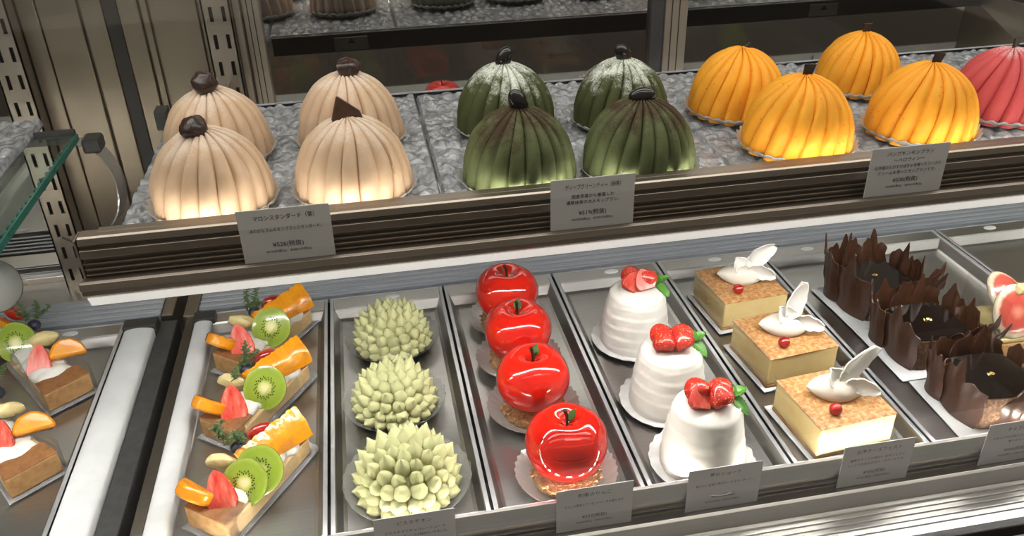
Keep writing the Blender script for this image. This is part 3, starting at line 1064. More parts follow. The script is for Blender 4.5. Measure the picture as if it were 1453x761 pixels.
def pistachio(x, y, s, label, seed, rz=0):
    e = empty('pistachio_cake', (x, y, ZF), label, 'cake', 'pale green spiky domes', rz, s / 0.039)
    R, Hh = 0.0325, 0.0345
    b = MB().lathe([(R * 0.86, 0.001), (R * 0.97, 0.006)] + [(R * cos(a), 0.008 + Hh * sin(a) * 0.86) for a in [pi / 2 * k / 9 for k in range(0, 9)]], 40)
    b.build('core', M['pistachio'], e, smooth=60)
    d = MB()
    Ls = 0.0125
    prof = [(0.0044, -0.004), (0.0056, -0.001), (0.0060, 0.0015), (0.0056, 0.0042), (0.0045, 0.0068), (0.0026, 0.0092), (0.0010, 0.0116), (0.0001, 0.0132)]
    d.lathe(prof, 10, lambda t, k, r, z: (r * (1 + 0.04 * cos(3 * t)), z, 0))
    first = None
    rnd = random.Random(seed)
    ring_a = [0, 15, 30, 45, 60, 74]
    for ri, adeg in enumerate(ring_a):
        a = radians(adeg)
        rr = R * cos(a)
        n = max(3, int(2 * pi * (rr + 0.003) / 0.0110))
        for i in range(n):
            t = 2 * pi * (i + 0.5 * (ri % 2)) / n + rnd.uniform(-0.05, 0.05)
            base_p = Vector((rr * cos(t), rr * sin(t), 0.0075 + Hh * sin(a) * 0.86))
            el = a * 0.80 + 0.26 + 0.10 * min(2, ri) + rnd.uniform(-0.06, 0.06)
            dirv = Vector((cos(el) * cos(t), cos(el) * sin(t), sin(el)))
            # tips bend upward
            q = dirv.to_track_quat('Z', 'Y')
            k = rnd.uniform(0.9, 1.1)
            if first is None:
                o = d.build('piped_drop', M['pistachio'], e, smooth=70)
                first = o
            else:
                o = first.copy()
                COL.objects.link(o)
                o.parent = e
            o.rotation_mode = 'QUATERNION'
            o.rotation_quaternion = q
            o.location = base_p
            o.scale = (k, k, k * rnd.uniform(0.88, 1.08) * (0.70, 0.78, 0.92, 1.05, 1.08, 1.05)[ri])
    top = first.copy()
    COL.objects.link(top)
    top.parent = e
    top.rotation_quaternion = (1, 0, 0, 0)
    top.location = (0, 0, 0.036)
    cup_mb(0.030, 0.0475, 0.0120, 26, 0.0010, curve=0.6).build('clear_cup', M['foil_clear'], e, smooth=50, label='clear fluted plastic cup')
    return e


pistachio(0.0009, 0.2536, 0.0380, 'pale green spiky dome at the back of its tray', 1, 0.3)
pistachio(-0.0036, 0.1535, 0.0378, 'pale green spiky dome in the middle of its tray', 2, 1.1)
pistachio(0.0002, 0.0505, 0.0418, 'largest pale green spiky dome, at the front behind its card', 3, 2.0)

# ================================================================== RED APPLES


def apple(x, y, s, label, rz, leafside=1):
    e = empty('apple_cake', (x, y, ZF), label, 'cake', 'glossy red apple cakes', rz, s / 0.032)
    prof = []
    for k in range(33):
        a = -pi / 2 * 0.93 + (pi * 0.965) * k / 32
        r = 0.0320 * max(0, cos(a)) ** 0.80
        z = 0.0275 + 0.0275 * sin(a)
        if a > 0:
            q = max(0, 1 - r / 0.0175)
            z -= 0.0115 * q ** 1.7
        prof.append((max(r, 0.0004), z + 0.010))
    MB().lathe(prof, 56, lambda t, k, r, z: (r * (1 + 0.022 * k * cos(5 * t + 0.4) + 0.012 * cos(2 * t)), z + (0.0012 * cos(3 * t + 1) * max(0, k - 0.5) * (r / 0.02)), 0)).build('glazed_body', M['apple'], e, smooth=180)
    MB().tube([(0, 0, 0.049), (0.0006, 0.0002, 0.057), (0.0002, 0.0004, 0.0640), (-0.0016, 0.0006, 0.0690)], [0.0011, 0.0011, 0.0013, 0.0017], 10).build('stem', M['stem'], e, smooth=60)

    def leaf(u, v):
        wv = 0.0040 * sin(min(1, u * 1.05) * pi) ** 0.8 * (v - 0.5) * 2
        return (0.001 + 0.010 * u * 0.65 * leafside, wv, 0.0575 + 0.0100 * u + 0.0008 * abs(v - 0.5))
    MB().sheet(leaf, 8, 4, 0.0006).build('leaf', M['leaf_dark'], e, smooth=60)
    rnd = random.Random(int(x * 1e4) + int(y * 1e4))
    b = MB().lathe([(0.0262, 0.001), (0.0272, 0.004), (0.0262, 0.008), (0.018, 0.0095)], 48,
                   lambda t, k, r, z: (r * (1 + 0.04 * noise.noise(Vector((cos(t) * 6, sin(t) * 6, k * 5 + x * 50)))), z + 0.0012 * noise.noise(Vector((cos(t) * 9, sin(t) * 9, y * 90 + k * 3))), 0))
    for i in range(90):
        t = rnd.uniform(0, 2 * pi)
        r = rnd.uniform(0.0235, 0.0278)
        b.blob((r * cos(t), r * sin(t), rnd.uniform(0.002, 0.0100)), (rnd.uniform(.0012, .0024), rnd.uniform(.0012, .0026), rnd.uniform(.0008, .0015)), 6, 4)
    b.build('crumb_base', M['crumb'], e, smooth=40)
    cup_mb(0.026, 0.0405, 0.0090, 34, 0.0011, curve=0.6).build('foil_cup', M['foil_silver'], e, smooth=50)


apple(0.1257, 0.0363, 0.0324, 'front red glossy apple beside its price card', 0.2, 1)
apple(0.1170, 0.1232, 0.0323, 'second red glossy apple from the front', 0.9, 1)
apple(0.1181, 0.1979, 0.0322, 'third red glossy apple from the front', 1.3, 1)
apple(0.1201, 0.2686, 0.0318, 'rearmost red glossy apple, its top under the shelf rail', 0.1, -1)

# ================================================================== STRAWBERRIES


def berry_mb(L_=0.018, R=0.0078, half=False):
    """strawberry along +Z from shoulder to tip; half = cut lengthwise at y=0"""
    b = MB()
    K, seg = 12, 20
    vs = []
    for k in range(K + 1):
        t = k / K
        r = R * (1 - t ** 2.2) ** 0.62 * (0.72 + 0.28 * min(1, t * 5)) if t < 1 else 0.0003
        for i in range(seg):
            a = 2 * pi * i / seg
            yy = r * sin(a)
            if half:
                yy = max(yy, 0) if sin(a) >= 0 else -0.0004
            vs.append((r * cos(a), yy, t * L_))
    fs = []
    for k in range(K):
        for i in range(seg):
            j = (i + 1) % seg
            fs.append((k * seg + i, k * seg + j, (k + 1) * seg + j, (k + 1) * seg + i))
    fs += [tuple(range(seg - 1, -1, -1)), tuple(range(K * seg, (K + 1) * seg))]
    return b.add(vs, fs)


def cutface_mb(L_=0.018, R=0.0078):
    K = 14
    out = []
    for k in range(K + 1):
        t = k / K
        r = R * (1 - t ** 2.2) ** 0.62 * (0.72 + 0.28 * min(1, t * 5)) if t < 1 else 0.0003
        out.append((r * 0.93, t * L_))
    pts = [(r, z) for r, z in out] + [(-r, z) for r, z in reversed(out)]
    n = len(pts)
    vs = [(x, -0.0010, z + 0.0003) for x, z in pts] + [(x, -0.0003, z) for x, z in pts]
    fs = [(i, (i + 1) % n, n + (i + 1) % n, n + i) for i in range(n)] + [tuple(range(n - 1, -1, -1)), tuple(range(n, 2 * n))]
    return MB().add(vs, fs)


def leafblade(b, p0, d, ln, wd, curl=0.3):
    d = Vector(d).normalized()
    side = d.cross(Vector((0, 0, 1))).normalized()
    p0 = Vector(p0)
    up = side.cross(d)

    def fn(u, v):
        ww = wd * sin(min(1, 0.06 + 0.94 * u) * pi) ** 0.7 * (1 + 0.10 * sin(u * 40))
        return p0 + d * (ln * u) + side * (ww * (v - 0.5)) + up * (abs(v - 0.5) * wd * 0.35 - curl * ln * u * u)
    b.sheet(fn, 14, 4, 0.0004)


# ================================================================== WHITE STRAWBERRY CAKES


def shortcake(x, y, s, label, seed, halfmode):
    e = empty('strawberry_shortcake', (x, y, ZF), label, 'cake', 'white cream strawberry cakes', 0, s / 0.0325)
    R, Hh = 0.0325, 0.058
    prof = []
    for k in range(40):
        t = k / 39
        if t < 0.80:
            r = R * (1 - 0.20 * (t / 0.80) ** 1.5)
            z = Hh * (t / 0.80) * 0.86
        else:
            q = (t - 0.80) / 0.20
            a = q * pi / 2
            r = R * 0.80 * (cos(a) ** 0.55 if q < 0.999 else 0.01)
            z = Hh * (0.86 + 0.14 * sin(a))
        prof.append((max(r, 0.0005), z + 0.001))

    def disp(t, k, r, z):
        # spiral spatula bands
        p = z / 0.0105 + t / (2 * pi) * 0.35 + 0.35 * noise.noise(Vector((cos(t) * 1.3, sin(t) * 1.3, seed)))
        f = p % 1
        band = (f ** 0.8) * 0.0008 - (0.0005 if f > 0.93 else 0)
        edge = 1 if z < Hh * 0.86 else 0.3
        return (r + band * edge + 0.0006 * noise.noise(Vector((cos(t) * 3, sin(t) * 3, z * 120 + seed))), z, 0)
    MB().lathe(prof, 72, disp).build('cream', M['whip'], e, smooth=60)
    cup_mb(0.033, 0.0412, 0.0020, 22, 0.0010, curve=0.3).build('paper_doily', M['paper_white'], e, smooth=50, label='white scalloped paper')
    rnd = random.Random(seed)
    zt = Hh + 0.001
    if halfmode == 0:
        spots = [((-0.0120, -0.0100), (-0.55, 0.75, 0.0), 'c'), ((0.0060, -0.0130), (-0.75, -0.10, 0.1), 'c'), ((0.0150, -0.002), (-0.2, -0.95, 0.0), 's'), ((-0.004, 0.0150), (1.0, 0.1, 0.0), 's'), ((0.000, 0.000), (-0.10, 0.15, 0.5), 's')]
    else:
        spots = [((-0.0110, -0.0120), (-0.85, 0.35, 0.0), 's' if halfmode == 1 else 'c'), ((0.0085, -0.0130), (-0.80, -0.35, 0.0), 's'), ((0.0150, 0.0040), (0.1, -0.95, 0.2), 's'), ((-0.010, 0.0110), (0.85, 0.5, 0.0), 's'), ((0.0, 0.002), (-0.35, 0.0, 1.0), 'c')]
    for (px, py), rot, kd in spots:
        o = berry_mb(0.0195, 0.0100, kd == 'c').build('strawberry_piece', M['straw_skin'], e, smooth=60)
        o.location = (px * 0.95, py * 0.95, zt + (0.0040 if abs(rot[0]) + abs(rot[1]) > 0.6 else -0.0040))
        o.rotation_euler = rot
        if kd == 'c':
            cutface_mb(0.0195, 0.0100).build('cut_face', M['straw_cut'], o)
    b = MB()
    bx = (0.0165, 0.001, zt - 0.001)
    b.tube([bx, (0.020, 0.001, zt + 0.001)], 0.0006, 6)
    for d, ln, wd in (((0.8, 0.2, 0.55), 0.0140, 0.0100), ((0.45, -0.65, -0.25), 0.0170, 0.0110), ((0.3, 0.6, 0.8), 0.0100, 0.0070)):
        leafblade(b, (0.019, 0.001, zt), d, ln, wd)
    b.build('mint_leaf', M['leaf_green'], e, smooth=40)


shortcake(0.2389, 0.2121, 0.0335, 'rearmost white cream cake topped with chopped strawberries', 1, 0)
shortcake(0.2378, 0.1132, 0.0335, 'middle white cream cake topped with strawberry halves', 2, 1)
shortcake(0.2394, 0.0330, 0.0340, 'front white cream cake with strawberries and mint behind its card', 3, 2)

# ================================================================== CHEESECAKES


def cheesecake(x, y, label, seed, rz=0.03, second=False):
    """origin at front-left bottom corner"""
    e = empty('cheesecake', (x, y, ZF), label, 'cake', 'square golden cheesecakes', rz)
    W, D, H = 0.0710, 0.0680, 0.0345
    MB().box(-0.004, W + 0.004, -0.004, D + 0.006, 0.0003, 0.0013).build('cake_board', M['board'], e, bevel=0.0004, label='white cake board')
    MB().box(0, W, 0, D, 0.0014, 0.0050).build('biscuit_base', M['crust'], e, bevel=0.0010)

    def side(u, v):
        return u, v
    b = MB().box(0.0004, W - 0.0004, 0.0004, D - 0.0004, 0.0050, H - 0.0012)
    b.build('filling', M['cheese'], e, bevel=0.0012)
    nx, ny = 26, 24
    vs, fs = [], []
    for j in range(ny + 1):
        for i in range(nx + 1):
            xx, yy = W * i / nx, D * j / ny
            ed = 0.0 if 0 < i < nx and 0 < j < ny else -0.0010
            vs.append((xx, yy, H + ed + 0.0007 * noise.noise(Vector((xx * 90, yy * 90, seed)))))
    for j in range(ny):
        for i in range(nx):
            a = j * (nx + 1) + i
            fs.append((a, a + 1, a + nx + 2, a + nx + 1))
    MB().add(vs, fs).box(0, W, 0, D, H - 0.0018, H - 0.0011).build('browned_top', M['cheese_top'], e, smooth=60)
    # quenelle of cream
    q = MB()
    K, seg = 18, 20
    vs = []
    for k in range(K + 1):
        t = k / K
        r = 0.0128 * max(0.0, sin(pi * min(0.999, max(0.001, t)))) ** 0.75 + 0.0001
        for i in range(seg):
            a = 2 * pi * i / seg
            ridge = 1 + 0.05 * cos(a * 3 + t * 2)
            vs.append(((t - 0.5) * 0.050, r * cos(a) * ridge * 1.1, r * sin(a) * ridge * 0.8))
    fs = []
    for k in range(K):
        for i in range(seg):
            j = (i + 1) % seg
            fs.append((k * seg + i, k * seg + j, (k + 1) * seg + j, (k + 1) * seg + i))
    q.add(vs, fs)
    qo = q.build('cream_quenelle', M['quenelle'], e, smooth=70)
    qo.location = (0.036, 0.036, H + 0.0070)
    qo.rotation_euler = (0.1, 0.04, -0.30)

    # white chocolate feathers: curled lobed blades
    def blade(p0, d, ln, wd, bend, lobes, tw=0.0):
        d = Vector(d).normalized()
        side = Vector((1, -0.25, 0)).cross(d)
        side = d.cross(side).normalized() if False else d.cross(Vector((0.1, -1, 0.2))).normalized()
        nrm = side.cross(d)
        p0 = Vector(p0)

        def fn(u, v):
            ww = wd * (sin(min(1, 0.10 + 0.87 * u) * pi) ** 0.55) * (1 + lobes * abs(sin(u * 3 * pi)) - lobes * 0.5)
            c = (v - 0.5)
            return p0 + d * (ln * u) + side * (ww * c + tw * u * u) + nrm * (bend * u * u + 0.9 * wd * c * c)
        return MB().sheet(fn, 22, 6, 0.0011)
    f1 = blade((0.040, 0.036, H + 0.012), {1: (0.35, 0.15, 0.85), 2: (0.08, 0.2, 0.95), 3: (0.70, 0.35, 0.60)}[seed], 0.038, 0.0210, 0.006, 0.12, {1: 0.012, 2: 0.004, 3: 0.008}[seed])
    f1.build('white_feather', M['white_choc'], e, smooth=60, label='white chocolate feather')
    f2 = blade((0.038, 0.033, H + 0.009), (-0.30, 0.1, 0.85), 0.020, 0.0190, -0.004, 0.12, -0.002)
    f2.build('white_feather', M['white_choc'], e, smooth=60, label='white chocolate feather')
    f3 = blade((0.040, 0.031, H + 0.0130), (0.85, -0.35, 0.12), 0.027, 0.015, 0.003, 0.2, 0.006)
    f3.build('white_feather', M['white_choc'], e, smooth=60, label='white chocolate feather')
    cur = MB().blob((0.0215, 0.0140, H + 0.0046), 0.0053, 16, 12)
    cur.build('red_currant', M['currant'], e, smooth=180)
    if second:
        MB().blob((0.054, 0.050, H + 0.0046), 0.0051, 16, 12).build('red_currant', M['currant'], e, smooth=180)
    # clear film standing around
    MB().box(-0.0012, -0.0008, -0.0005, D + 0.001, 0.0015, H + 0.004).box(W + 0.0008, W + 0.0012, -0.0005, D + 0.001, 0.0015, H + 0.004).build('plastic_film', M['film'], e)


cheesecake(0.3290, 0.0120, 'front golden cheesecake with white feather behind its card', 1, 0.09)
cheesecake(0.3310, 0.1080, 'middle golden cheesecake with two red currants', 2, 0.10, True)
cheesecake(0.3280, 0.2040, 'rearmost golden cheesecake with white feather', 3, 0.08)

# ================================================================== CHOCOLATE SHARD CAKES


def shard(b, w, h, seed, curl, side=1):
    rnd = random.Random(seed)
    n = 7
    peaks = [rnd.uniform(0.74, 0.98) for _ in range(n + 1)]
    k = rnd.choice([1, 3, 4, 6])
    peaks[k] = 1.15
    peaks[0] = 0.72
    peaks[-1] = 0.76

    def fn(u, v):
        p = u * n
        i = min(n - 1, int(p))
        f = p - i
        f = f ** 1.7 if i % 2 else 1 - (1 - f) ** 1.7
        top = peaks[i] * (1 - f) + peaks[i + 1] * f
        x = (u - 0.5) * w * (0.90 + 0.12 * sin(min(1, v * 1.4) * pi / 2)) + 0.0015 * sin(v * 9 + seed)
        z = h * v * (1 - (1 - top) * v ** 1.5)
        y = curl * (u - 0.5) ** 2 * 4 * side - 0.004 * v * v + 0.0005 * sin(u * 22 + seed) * v
        return (x, y, z)
    b.sheet(fn, 24, 9, 0.0010)
    return b


def choc_cake(x, y, label, seed, rz=0.0):
    """origin = centre"""
    e = empty('chocolate_cake', (x, y, ZF), label, 'cake', 'chocolate shard cakes', rz)
    MB().box(-0.0445, 0.0445, -0.042, 0.042, 0.0003, 0.0013).build('cake_board', M['board'], e, bevel=0.0004, label='white cake board')
    S, H = 0.0315, 0.0330
    nx = 10
    b = MB()
    ol = []
    for k in range(48):
        a = 2 * pi * k / 48
        c, s_ = cos(a), sin(a)
        r = S / max(abs(c), abs(s_)) ** 0.75
        r = min(r, S * 1.22)
        ol.append((r * c, r * s_))
    vs = []
    for lv in range(8):
        z = 0.0014 + (H - 0.0014) * lv / 7
        for k, (px, py) in enumerate(ol):
            f = 1 + 0.03 * noise.noise(Vector((px * 260, py * 260, z * 260 + seed * 7)))
            vs.append((px * f, py * f, z))
    n = len(ol)
    fs = []
    for lv in range(7):
        for i in range(n):
            j = (i + 1) % n
            fs.append((lv * n + i, lv * n + j, (lv + 1) * n + j, (lv + 1) * n + i))
    fs += [tuple(range(n - 1, -1, -1)), tuple(range(7 * n, 8 * n))]
    b.add(vs, fs)
    b.build('cake_body', M['choc_body'], e, smooth=40)
    MB().prism([(px * 0.96, py * 0.96) for px, py in ol], H, H + 0.0016).build('dark_glaze', M['glaze'], e, bevel=0.0006, label='mirror-dark glaze disc')
    g = MB()
    for k in range(5):
        rr = random.Random(seed * 10 + k)
        px, py = rr.uniform(-0.003, 0.003), rr.uniform(-0.0015, 0.0015)
        g.sheet(lambda u, v, px=px, py=py, k=k: (px + 0.0035 * (u - 0.5), py + 0.0018 * (v - 0.5) * (1.2 - u), H + 0.0022 + 0.0012 * abs(sin(u * 4 + k)) * v), 4, 3, 0.0002)
    g.build('gold_leaf', M['gold'], e, label='flake of gold leaf')
    rnd = random.Random(seed + 100)
    sides = []
    R = S + 0.0035
    # (angle, width, height, offset): front left, front right, side and back shards
    # (x, y, yaw of the outward normal in degrees, width, height, roll)
    k = 0.0350
    spec = [(-k, -0.010, 187, 0.046, 0.054, 0.04), (-k - 0.003, 0.024, 172, 0.032, 0.051, -0.06),
            (0.000, -k - 0.001, 268, 0.030, 0.045, -0.42), (0.012, -k - 0.004, 270, 0.030, 0.047, -0.46), (0.024, -k - 0.002, 272, 0.028, 0.047, -0.42), (0.035, -k + 0.002, 290, 0.024, 0.046, -0.30),
            (k + 0.002, -0.010, 0, 0.032, 0.046, 0.08), (k + 0.004, 0.014, 4, 0.032, 0.048, -0.05),
            (0.022, k + 0.003, 86, 0.032, 0.050, 0.06), (-0.002, k + 0.001, 92, 0.032, 0.051, -0.05), (-0.022, k + 0.003, 98, 0.030, 0.049, 0.05)]
    hs = {1: 1.13, 2: 1.04, 3: 0.97}[seed]
    for i, (px, py, deg, wd, hh, roll) in enumerate(spec):
        o = shard(MB(), wd, hh * hs * rnd.uniform(0.95, 1.05), seed * 31 + i, 0.0050).build('chocolate_shard', M['choco'], e, smooth=45)
        o.location = (px, py, 0.0022)
        o.rotation_euler = (rnd.uniform(-0.02, 0.06), roll * -1 if 200 < deg < 300 else roll, radians(deg) + pi / 2 + rnd.uniform(-0.06, 0.06))


choc_cake(0.5000, 0.2200, 'rearmost chocolate cake ringed by tall dark shards', 1, 0.05)
choc_cake(0.5020, 0.1340, 'middle chocolate cake ringed by jagged dark shards', 2, 0.0)
choc_cake(0.5060, 0.0475, 'front chocolate cake with gold flake at the right edge', 3, -0.03)

# ================================================================== FIG CAKE
e = empty('fig_cake', (0.594, 0.132, ZF), 'cake topped with cut pink figs at the right edge', 'cake')
MB().box(-0.040, 0.040, -0.036, 0.036, 0.0003, 0.0013).build('cake_board', M['board'], e, bevel=0.0004)
MB().box(-0.034, 0.034, -0.030, 0.030, 0.0014, 0.0190).build('sponge', M['crust'], e, bevel=0.0020)
MB().box(-0.033, 0.033, -0.029, 0.029, 0.0190, 0.0240).build('cream_layer', M['pear_flesh'], e, bevel=0.0020)
for (px, py, rx, rzz, sc) in ((-0.017, -0.018, 62, -14, 1.25), (0.016, -0.014, 58, 18, 1.25), (-0.002, 0.014, 40, 5, 1.1)):
    o = MB().lathe([(0.0125, -0.006), (0.0158, -0.003), (0.0165, 0.0), (0.0150, 0.0022), (0.006, 0.0030), (0.0002, 0.0032)], 32,
                   lambda t, k, r, z: (r * (1 + 0.10 * cos(t - pi / 2) ** 3 + 0.03 * cos(3 * t)), z, 0)).build('fig_slice', M['fig_flesh'], e, smooth=60)
    o.location = (px, py, 0.0440)
    o.scale = (sc, sc * 1.25, sc)
    o.rotation_euler = (radians(rx), 0, radians(rzz))
MB().box(-0.006, 0.006, -0.005, 0.004, 0, 0.009, T((-0.012, -0.008, 0.062), (0.3, 0.2, 0.3))).build('pear_cube', M['pear_flesh'], e, bevel=0.002)
MB().box(-0.0362, -0.0358, -0.031, 0.031, 0.0015, 0.066).build('plastic_film', M['film'], e)

# a green pear cake that only shows in the mirrored doors
e = empty('pear_cake', (0.735, 0.095, ZF), 'green pear-shaped cake seen mirrored behind the yellow domes', 'cake')
MB().lathe([(0.022, 0.004), (0.029, 0.012), (0.030, 0.022), (0.025, 0.036), (0.016, 0.050), (0.013, 0.060), (0.008, 0.067), (0.001, 0.069)], 36).build('glazed_body', M['pear_skin'], e, smooth=70)
MB().tube([(0, 0, 0.067), (0.002, 0, 0.079)], 0.0012).build('stem', M['stem'], e)
MB().lathe([(0.026, 0.0012), (0.027, 0.004), (0.026, 0.007), (0.01, 0.008)], 30).build('crumb_base', M['crumb'], e, smooth=40)

# ================================================================== FRUIT TARTS


def fruit_tart(x, y, rz, label, seed, back=False, group='wrapped fruit tarts'):
    """slice-shaped bar: origin at the near crust end's centre, +X runs to the narrow end"""
    e = empty('fruit_tart', (x, y, ZF), label, 'cake', group, rz)
    Ln, w0, w1, H = 0.104, 0.0210, 0.0120, 0.0200

    def hw(t):
        return w0 + (w1 - w0) * t
    MB().prism([(-0.006, -w0 - 0.004), (Ln + 0.006, -w1 - 0.004), (Ln + 0.010, -w1 + 0.002), (Ln + 0.010, w1 - 0.002), (Ln + 0.006, w1 + 0.004), (-0.006, w0 + 0.004)], 0.0004, 0.0014).build('clear_board', M['clear_plate'], e, bevel=0.0006, label='clear plastic board')
    # crust: high brown end and thin long sides
    vs, fs = [], []

    def slab(t0, t1, z0, z1, ins=0.0):
        x0, x1 = Ln * t0, Ln * t1
        a, b_ = hw(t0) - ins, hw(t1) - ins
        return [(x0, -a), (x1, -b_), (x1, b_), (x0, a)], z0, z1
    ol, z0, z1 = slab(0.0, 1.0, 0.0016, 0.0170)
    MB().prism(ol, z0, z1).build('almond_filling', M['sponge'], e, bevel=0.0012)
    ol, z0, z1 = slab(-0.02, 0.10, 0.0016, H + 0.001)
    MB().prism(ol, z0, z1).build('crust_wall', M['crust'], e, bevel=0.0016)
    ol, z0, z1 = slab(-0.02, 0.20, H + 0.0008, H + 0.0020)
    MB().prism(ol, z0, z1).build('baked_edge', M['crust_top'], e, bevel=0.0006)
    MB().box(Ln * 0.80, Ln * 0.99, -w1 * 0.98, w1 * 0.98, 0.0165, 0.0200).build('baked_edge', M['crust_top'], e, bevel=0.0012)
    c = MB()
    for k in range(9):
        t = 0.26 + 0.56 * k / 8
        c.blob((Ln * t, 0.003 * sin(k * 2.1), 0.0185), (0.0120, hw(t) * 0.86, 0.0070), 20, 10, disp=0.12, dscale=2, seed=k)
    c.build('cream', M['whip'], e, smooth=180)
    # orange at the near left, strawberry, kiwi, long orange at the back, pear, blueberry, thyme
    S = 1 if not back else -1
    cz_, sz_ = cos(-rz), sin(-rz)

    def place(o, loc, rot):
        """loc and rot given along the case, turned into the tart's own frame"""
        dx, dy = loc[0], loc[1]
        o.location = (dx * cz_ - dy * sz_, dx * sz_ + dy * cz_, loc[2])
        o.rotation_euler = (rot[0], rot[1], rot[2] - rz)
        return o
    rnd = random.Random(seed)
    j = lambda a: rnd.uniform(-a, a)
    # mandarin chunk at the crust end
    wp = []
    for k in range(19):
        a = pi * k / 18
        wp.append((0.0165 * cos(a) * (1 + j(0.03)), 0.0180 * sin(a) * (1 + j(0.03))))
    o = MB().prism(wp, -0.0055, 0.0055).build('orange_segment', M['mango'], e, bevel=0.0028, smooth=50)
    place(o, (-0.0070, 0.0200, 0.0260) if not back else (-0.0060, 0.0370, 0.0250), (radians(42), radians(-10 * S), radians(150 + j(8)) if not back else radians(25)))
    # strawberry half, cut face to the customer, tip up
    LS, RS = (0.0320, 0.0120)
    o = berry_mb(LS, RS, True).build('strawberry_half', M['straw_skin'], e, smooth=60)
    cutface_mb(LS, RS).build('cut_face', M['straw_cut'], o)
    place(o, (0.0130, 0.0020, 0.0190) if not back else (-0.0290, 0.0180, 0.0180), (radians(-40), radians(-6 + j(6)), radians(4 * S)))
    # kiwi slices
    def kiwi(loc, rot, sc=1.0):
        kw = MB().lathe([(0.0150, -0.0022), (0.0178, -0.0016), (0.0180, 0.0), (0.0178, 0.0016), (0.0150, 0.0024), (0.0003, 0.0025)], 40, lambda t, k, r, z: (r * (1 + 0.03 * cos(2 * t) + 0.01 * cos(5 * t)), z, 0))
        ko = place(kw.build('kiwi_slice', M['kiwi_flesh'], e, smooth=50), loc, rot)
        ko.scale = (sc, sc * 1.12, sc)
        sd = MB()
        for kk in range(40):
            a = 2 * pi * kk / 40
            rr = 0.0066 + 0.0024 * ((kk * 7) % 5) / 4
            sd.blob((0, 0, 0), (0.00085, 0.00042, 0.0003), 6, 4, T((rr * cos(a), rr * sin(a), 0.0026), (0, 0, a)))
        sd.build('kiwi_seeds', M['bean'], ko, kind='stuff')
    if not back:
        kiwi((0.0380, 0.0290, 0.0310), (radians(56), radians(12), radians(-14 + j(5))))
        if seed == 3:
            kiwi((0.0275, 0.0215, 0.0270), (radians(54), radians(-6), radians(-10)), 0.95)
    else:
        kiwi((-0.0600, 0.0680, 0.0290), (radians(50), radians(-18), radians(10)))
    # long orange slice at the back
    og = MB()

    def ofn(u, v):
        edge = 0.0005 * sin(u * 70 + seed) + 0.0006 * sin(u * 23)
        return ((u - 0.5) * 0.062, (v - 0.5) * (0.018 + 0.009 * u) + edge * v, 0.0030 * sin(v * pi) + 0.0008 * noise.noise(Vector((u * 7, v * 4, seed))))
    og.sheet(ofn, 34, 10, 0.0060)
    place(og.build('orange_slice', M['orange'], e, smooth=60), (0.0460, 0.0600, 0.0310) if not back else (-0.0780, 0.1000, 0.0290), (radians(52), radians(-4), radians(38) if not back else radians(140)))
    # pale pear wedge
    pr = MB().blob((0, 0, 0), (0.0130, 0.0062, 0.0085), 18, 12, disp=0.22, dscale=1.5, seed=seed)
    place(pr.build('pear_piece', M['pear_flesh'], e, smooth=60), (0.0090, 0.0420, 0.0330) if not back else (-0.0330, 0.0650, 0.0310), (0.5, 0.1, -0.3 * S))
    bl = MB().blob((0, 0, 0), (0.0062, 0.0062, 0.0054), 18, 12)
    place(bl.build('blueberry', M['blueberry'], e, smooth=180), (0.0210, 0.0530, 0.0360) if not back else (-0.0480, 0.0880, 0.0340), (0, 0, 0))
    rs = MB().blob((0, 0, 0), (0.0120, 0.0050, 0.0080), 16, 10)
    place(rs.build('red_berry_piece', M['blush'], e, smooth=180), (0.0370, 0.0720, 0.0330) if not back else (-0.0760, 0.1180, 0.0330), (0, 0.1, 0.5 * S))
    th = MB()
    o0 = Vector((0.0200, 0.0520, 0.0400)) if not back else Vector((-0.0500, 0.0900, 0.0390))
    for stalk in range(4):
        p = Vector((0.004 * stalk - 0.006, 0, 0))
        d = Vector((rnd.uniform(-0.9, 0.7), rnd.uniform(-0.5, 0.6), 0.55)).normalized()
        pts = [p]
        for k in range(7):
            d = (d + Vector((rnd.uniform(-.35, .35), rnd.uniform(-.35, .35), rnd.uniform(-.30, .20)))).normalized()
            pts.append(pts[-1] + d * 0.0030)
        th.tube(pts, 0.0004, 5)
        for q in pts[1:]:
            for _ in range(5):
                dd = Vector((rnd.uniform(-1, 1), rnd.uniform(-1, 1), rnd.uniform(-0.3, 0.9))).normalized()
                leafblade(th, q, dd, 0.0042, 0.0016, 0.1)
    place(th.build('thyme_sprig', M['thyme'], e, smooth=40), o0, (0, 0, 0))
    # clear film strips standing along both long sides
    for sgn in (-1, 1):
        def ffn(u, v, sgn=sgn):
            xx = -0.006 + (Ln * 0.86) * u
            ww = hw(u * 0.86) + 0.0020
            return (xx, sgn * (ww + 0.0010 * sin(u * 7)), 0.0016 + v * (0.0330 - 0.004 * sin(u * 5)))
        MB().sheet(ffn, 14, 3, 0.0002).build('plastic_film', M['film'], e, smooth=60)
    return e


import math as _m
AT = _m.atan2(0.099, 0.076)
fruit_tart(-0.152, 0.2350, AT, 'wrapped fruit tart at the back of its tray', 1)
fruit_tart(-0.152, 0.1380, AT, 'wrapped fruit tart in the middle of its tray', 2)
fruit_tart(-0.150, 0.0330, AT, 'wrapped fruit tart at the front of its tray', 3)
AL = _m.atan2(0.086, -0.070)
fruit_tart(-0.2960, 0.2260, AL, 'rear fruit tart in the neighbouring case at far left', 4, True, 'fruit tarts in the neighbouring case')
fruit_tart(-0.2960, 0.1170, AL, 'front fruit tart in the neighbouring case at far left', 5, True, 'fruit tarts in the neighbouring case')

# ================================================================== PRICE CARDS


